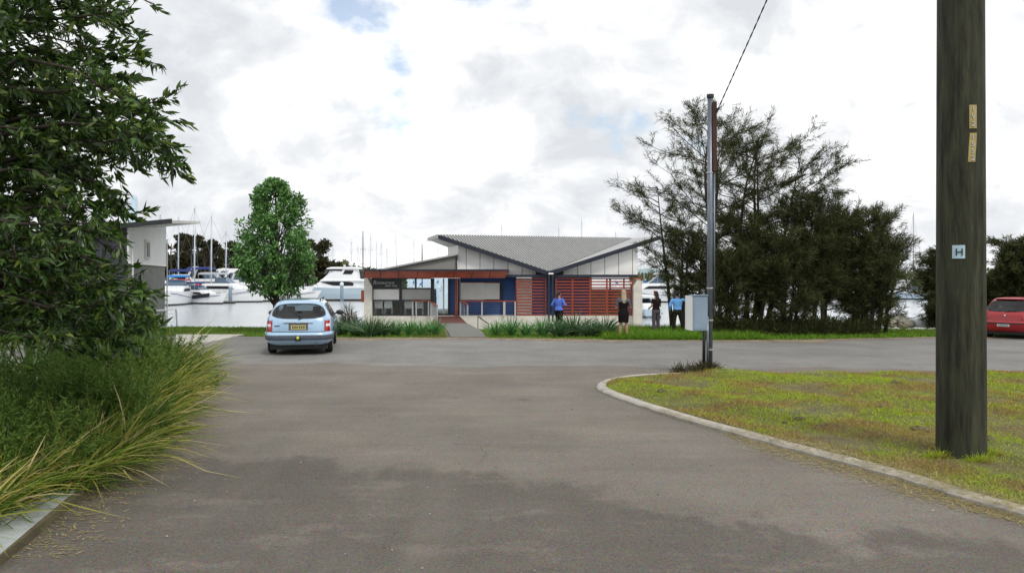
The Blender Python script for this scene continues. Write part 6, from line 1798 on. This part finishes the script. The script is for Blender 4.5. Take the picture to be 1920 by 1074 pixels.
# ------------------------------------------------------------------ people
def limb(mb, pts, rad, n=12):
    P = [Vector(p) for p in pts]; PP, RR = [], []
    for i in range(len(P)-1):
        for k in range(4):
            f = k/4; PP.append(P[i].lerp(P[i+1], f)); RR.append(rad[i]+(rad[i+1]-rad[i])*f)
    PP.append(P[-1]); RR.append(rad[-1])
    mb.tube(PP, RR, n)
    for p, r_ in zip(P, rad): mb.ell(p, (r_, r_, r_), 10, 6)
    return mb
def remeshed(mb, name, m, parent, vox=0.010, it=3):
    o = mb.build(name, m, parent)
    r_ = o.modifiers.new('remesh', 'REMESH'); r_.mode = 'VOXEL'; r_.voxel_size = vox; r_.use_smooth_shade = True
    s_ = o.modifiers.new('smooth', 'SMOOTH'); s_.factor = 0.5; s_.iterations = it
    return o
def hand(mb, wrist, d, palm_n, curl=0.35):
    """palm and five fingers; d: direction of the hand, palm_n: palm normal"""
    w = Vector(wrist); d = Vector(d).normalized(); nrm = Vector(palm_n); nrm = (nrm - d*nrm.dot(d)).normalized(); sd = d.cross(nrm)
    rot = Matrix((sd, nrm, d)).transposed()
    mb.ell(w + d*0.05, (0.038, 0.016, 0.052), 10, 7, rot)
    for i, (o_, ln) in enumerate(((-0.028, 0.062), (-0.010, 0.075), (0.010, 0.072), (0.027, 0.056))):
        a = w + d*0.082 + sd*o_; b = a + (d*math.cos(curl) + nrm*math.sin(curl))*ln*0.5; c = b + (d*math.cos(2*curl) + nrm*math.sin(2*curl))*ln*0.5
        limb(mb, [a, b, c], [0.0095, 0.009, 0.0075], 8)
    a = w + d*0.025 - sd*0.03; b = a + (d*0.6 - sd*0.75 + nrm*0.3).normalized()*0.035; c = b + (d*0.9 - sd*0.2 + nrm*0.3).normalized()*0.03
    limb(mb, [a, b, c], [0.013, 0.011, 0.009], 8)
def person(label, loc, rotz, H, pose, skin, female, clothes, hair, group='people standing before the restaurant'):
    o = thing('person', label, 'person', loc, rotz, group, local=True)
    k = H / 1.70
    S = lambda p: Vector(p) * k
    b = MB(); hx = 0.085; sw = 0.165 if female else 0.19
    ch = 0.0
    tor = [(0, 0, 0.84, 0.145, 0.10), (0, -0.005, 0.92, 0.17 if female else 0.16, 0.118), (0, 0, 1.06, 0.125 if female else 0.145, 0.092), (0, 0.0, 1.20, 0.15 if female else 0.168, 0.11), (0, -0.01, 1.31, 0.16 if female else 0.185, 0.10), (0, -0.01, 1.385, 0.11, 0.07), (0, -0.008, 1.43, 0.055, 0.055)]
    b.eloft([tuple(v*k for v in t) for t in tor])
    hd = Vector(pose.get('head', (0, 0.01, 1.585)))
    limb(b, [S((0, -0.01, 1.38)), S((0, -0.004, 1.50))], [0.052*k, 0.050*k])
    b.ell(S(hd), (0.074*k, 0.092*k, 0.112*k), 18, 12); b.ell(S(hd + Vector((0, 0.03, -0.06))), (0.055*k, 0.06*k, 0.058*k), 14, 9)
    yaw = pose.get('yaw', 0.0); cyw, syw = math.cos(yaw), math.sin(yaw)
    def hp(x, y, z): return S(hd + Vector((x*cyw - y*syw, x*syw + y*cyw, z)))
    b.ell(hp(0, 0.095, -0.02), (0.014*k, 0.022*k, 0.026*k), 8, 6)
    for sx in (-1, 1): b.ell(hp(sx*0.074, -0.005, -0.012), (0.012*k, 0.022*k, 0.032*k), 8, 6)
    arms = {}
    for sx, nm in ((-1, 'l'), (1, 'r')):
        sh = Vector((sx*sw, -0.01, 1.345)); el = Vector(pose[nm+'e']); wr = Vector(pose[nm+'w'])
        limb(b, [S(sh), S(el), S(wr)], [0.050*k, 0.039*k, 0.027*k]); arms[nm] = (sh, el, wr)
        hd_ = (wr - el).normalized()
        hand(b, S(wr), hd_, pose.get(nm+'n', (-sx, 0.2, 0)), 0.4)
        lg = pose['legs'][0 if sx < 0 else 1]
        kn, an = Vector(lg[0]), Vector(lg[1])
        limb(b, [S((sx*hx, 0, 0.90)), S(kn), S(kn.lerp(an, 0.35) + Vector((0, -0.012, 0))), S(an)], [0.088*k, 0.056*k, 0.052*k, 0.034*k])
        b.ell(S(an + Vector((0, 0.065, -0.045))), (0.042*k, 0.115*k, 0.036*k), 14, 8)
    body = remeshed(b, 'body', skin, o, 0.009, 2)
    for sx in (-1, 1): MB().ell(hp(sx*0.03, 0.083, 0.012), (0.011*k, 0.009*k, 0.007*k), 8, 6).build('eye', M['eye'], body)
    MB().ell(hp(0, 0.09, -0.062), (0.022*k, 0.009*k, 0.008*k), 8, 6).build('mouth', M['lip'], body)
    # clothing
    def torso(extra, z0, z1):
        return [tuple(v*k for v in (t[0], t[1], t[2], t[3]+extra, t[4]+extra)) for t in tor if z0 <= t[2] <= z1]
    if 'dress' in clothes:
        d = MB(); secs = torso(0.014, 0.9, 1.39)
        sk = [(0, 0, 0.56, 0.175, 0.14), (0, 0, 0.68, 0.185, 0.145), (0, 0, 0.80, 0.19, 0.145)]
        d.eloft([tuple(v*k for v in t) for t in sk] + secs, 22)
        for nm in 'lr': limb(d, [S(arms[nm][0]), S(arms[nm][0].lerp(arms[nm][1], 0.35))], [0.062*k, 0.056*k])
        remeshed(d, 'dress', M[clothes['dress']], o, 0.012, 4)
        if 'shawl' in clothes:
            d = MB(); d.eloft([tuple(v*k for v in t) for t in [(0, -0.01, 1.26, 0.185, 0.128), (0, -0.01, 1.33, 0.19, 0.122), (0, -0.01, 1.39, 0.14, 0.095)]], 22)
            for nm in 'lr': limb(d, [S(arms[nm][0]), S(arms[nm][0].lerp(arms[nm][1], 0.75))], [0.066*k, 0.055*k])
            remeshed(d, 'shawl', M[clothes['shawl']], o, 0.012, 3)
    if 'shirt' in clothes:
        d = MB(); z0 = clothes.get('hem', 0.9)
        d.eloft([tuple(v*k for v in (0, 0, z0, 0.185 if female else 0.172, 0.13))] + torso(0.018, z0+0.03, 1.40), 22)
        sl = clothes.get('sleeve', 1.9)
        for nm in 'lr':
            sh, el, wr = arms[nm]
            if sl >= 1.0: limb(d, [S(sh), S(el), S(el.lerp(wr, sl-1.0))], [0.066*k, 0.053*k, 0.042*k])
            else: limb(d, [S(sh), S(sh.lerp(el, sl))], [0.064*k, 0.056*k])
        remeshed(d, 'shirt', M[clothes['shirt']], o, 0.012, 4)
        d = MB(); d.tube([S((0.062*math.cos(a), -0.008+0.062*math.sin(a), 1.415)) for a in [2*math.pi*i/16 for i in range(17)]], 0.016*k, 8); d.build('collar', M[clothes['shirt']], o, smooth=True)
    if 'trousers' in clothes:
        d = MB(); d.eloft([tuple(v*k for v in t) for t in [(0, 0, 0.80, 0.165, 0.115), (0, -0.004, 0.9, 0.182, 0.130), (0, 0, 1.0, 0.155, 0.112)]], 22)
        for i, sx in enumerate((-1, 1)):
            kn, an = (Vector(v) for v in pose['legs'][i])
            limb(d, [S((sx*hx, 0, 0.90)), S(kn), S(an + Vector((0, 0, -0.02)))], [0.102*k, 0.076*k, 0.064*k])
        remeshed(d, 'trousers', M[clothes['trousers']], o, 0.012, 4)
        d = MB(); d.eloft([tuple(v*k for v in t) for t in [(0, 0, 0.985, 0.162, 0.119), (0, 0, 1.015, 0.158, 0.116)]], 22); d.build('belt', M['clblack'], o, smooth=True)
    for i in range(2):
        an = Vector(pose['legs'][i][1])
        d = MB(); d.ell(S(an + Vector((0, 0.068, -0.062))), (0.050*k, 0.128*k, 0.034*k), 16, 8)
        d.v = [(x, y, max(z, 0.002)) for x, y, z in d.v]
        d.build('shoe', M['clblack'], o, smooth=True)
    # hair
    h = MB()
    h.ell(hp(0, -0.018, 0.022), (0.086*k, 0.094*k, 0.104*k), 18, 12)
    if hair[1] == 'long':
        h.rings([[hp(rx*math.cos(a), cy_+ry*math.sin(a), z) for a in [2*math.pi*i/16 for i in range(16)]] for z, cy_, rx, ry in ((0.04, -0.03, 0.085, 0.075), (-0.06, -0.055, 0.088, 0.06), (-0.16, -0.085, 0.092, 0.045), (-0.26, -0.115, 0.085, 0.036), (-0.36, -0.125, 0.055, 0.022))])
    elif hair[1] == 'pony':
        limb(h, [hp(0, -0.09, 0.03), hp(0, -0.13, -0.04), hp(0, -0.12, -0.17), hp(0, -0.115, -0.24)], [0.036*k, 0.042*k, 0.034*k, 0.012*k])
    elif hair[1] == 'short':
        h.ell(hp(0, -0.035, -0.01), (0.082*k, 0.07*k, 0.085*k), 14, 9)
    hr_ = remeshed(h, 'hair', hair[0], o, 0.011, 2)
    if 'flower' in clothes:
        f_ = MB()
        for i in range(6):
            a = i*math.pi/3; f_.ell(hp(-0.055+0.03*math.cos(a), 0.03, 0.085+0.03*math.sin(a)), (0.026*k, 0.02*k, 0.026*k), 8, 6)
        f_.ell(hp(-0.055, 0.035, 0.085), (0.024*k, 0.026*k, 0.024*k), 8, 6)
        f_.build('hair_flower', M[clothes['flower']], o, smooth=True)
    return o
stand = [((-0.10, 0.01, 0.49), (-0.10, -0.01, 0.085)), ((0.10, 0.015, 0.49), (0.11, 0.0, 0.085))]
wide = [((-0.12, 0.02, 0.49), (-0.14, 0.0, 0.085)), ((0.17, 0.03, 0.49), (0.24, 0.02, 0.085))]
p = G(1169, 634.5)
person('woman with long blond hair in a black knee length dress seen from behind', (p.x, p.y, -0.004), R(-12), 1.62,
       dict(le=(-0.24, 0.02, 1.08), lw=(-0.15, 0.17, 1.03), re=(0.235, 0.05, 1.09), rw=(0.12, 0.20, 1.14), ln=(1, 0, 0.3), rn=(-1, 0, 0.3), yaw=0.35,
            legs=[((-0.10, 0.0, 0.49), (-0.12, -0.02, 0.085)), ((0.10, 0.02, 0.49), (0.12, 0.02, 0.085))]),
       M['skin'], True, dict(dress='clblack', shawl='clgry2'), (M['blond'], 'long'))
p = W(1048, 549, 29.6)
person('woman in a royal blue shirt and black trousers walking behind the dark clumps', (p.x, p.y, 0.0), R(-30), 1.50,
       dict(le=(-0.30, -0.06, 1.12), lw=(-0.22, 0.12, 1.0), re=(0.29, -0.02, 1.12), rw=(0.24, 0.18, 1.12), yaw=-0.3,
            legs=[((-0.10, 0.06, 0.49), (-0.10, 0.05, 0.085)), ((0.10, 0.0, 0.49), (0.10, -0.10, 0.085))]),
       M['skin'], True, dict(shirt='clblue', sleeve=1.7, hem=0.88, trousers='clblack'), (M['hairk'], 'pony'))
p = W(1230, 547, 28.6)
person('woman in dark top and grey trousers with a pink flower in her brown hair', (p.x, p.y, 0.0), R(25), 1.52,
       dict(le=(-0.22, -0.02, 1.10), lw=(-0.20, 0.16, 1.02), re=(0.21, 0.0, 1.10), rw=(0.12, 0.17, 1.26), yaw=0.3, legs=stand),
       M['skin'], True, dict(shirt='clplum', sleeve=0.45, hem=0.95, trousers='clgrey', flower='pink'), (M['hairb'], 'long'))
p = W(1270, 545, 28.2)
person('man in a light blue shirt and dark trousers reaching his arm towards the meter box', (p.x, p.y, 0.0), R(-8), 1.54,
       dict(le=(-0.30, -0.04, 1.10), lw=(-0.27, 0.10, 0.90), re=(0.40, 0.06, 1.30), rw=(0.60, 0.16, 1.22), rn=(0, 0, -1), yaw=-0.2, legs=wide),
       M['skind'], False, dict(shirt='clsky', sleeve=1.75, hem=0.96, trousers='clolive'), (M['hairk'], 'short'))
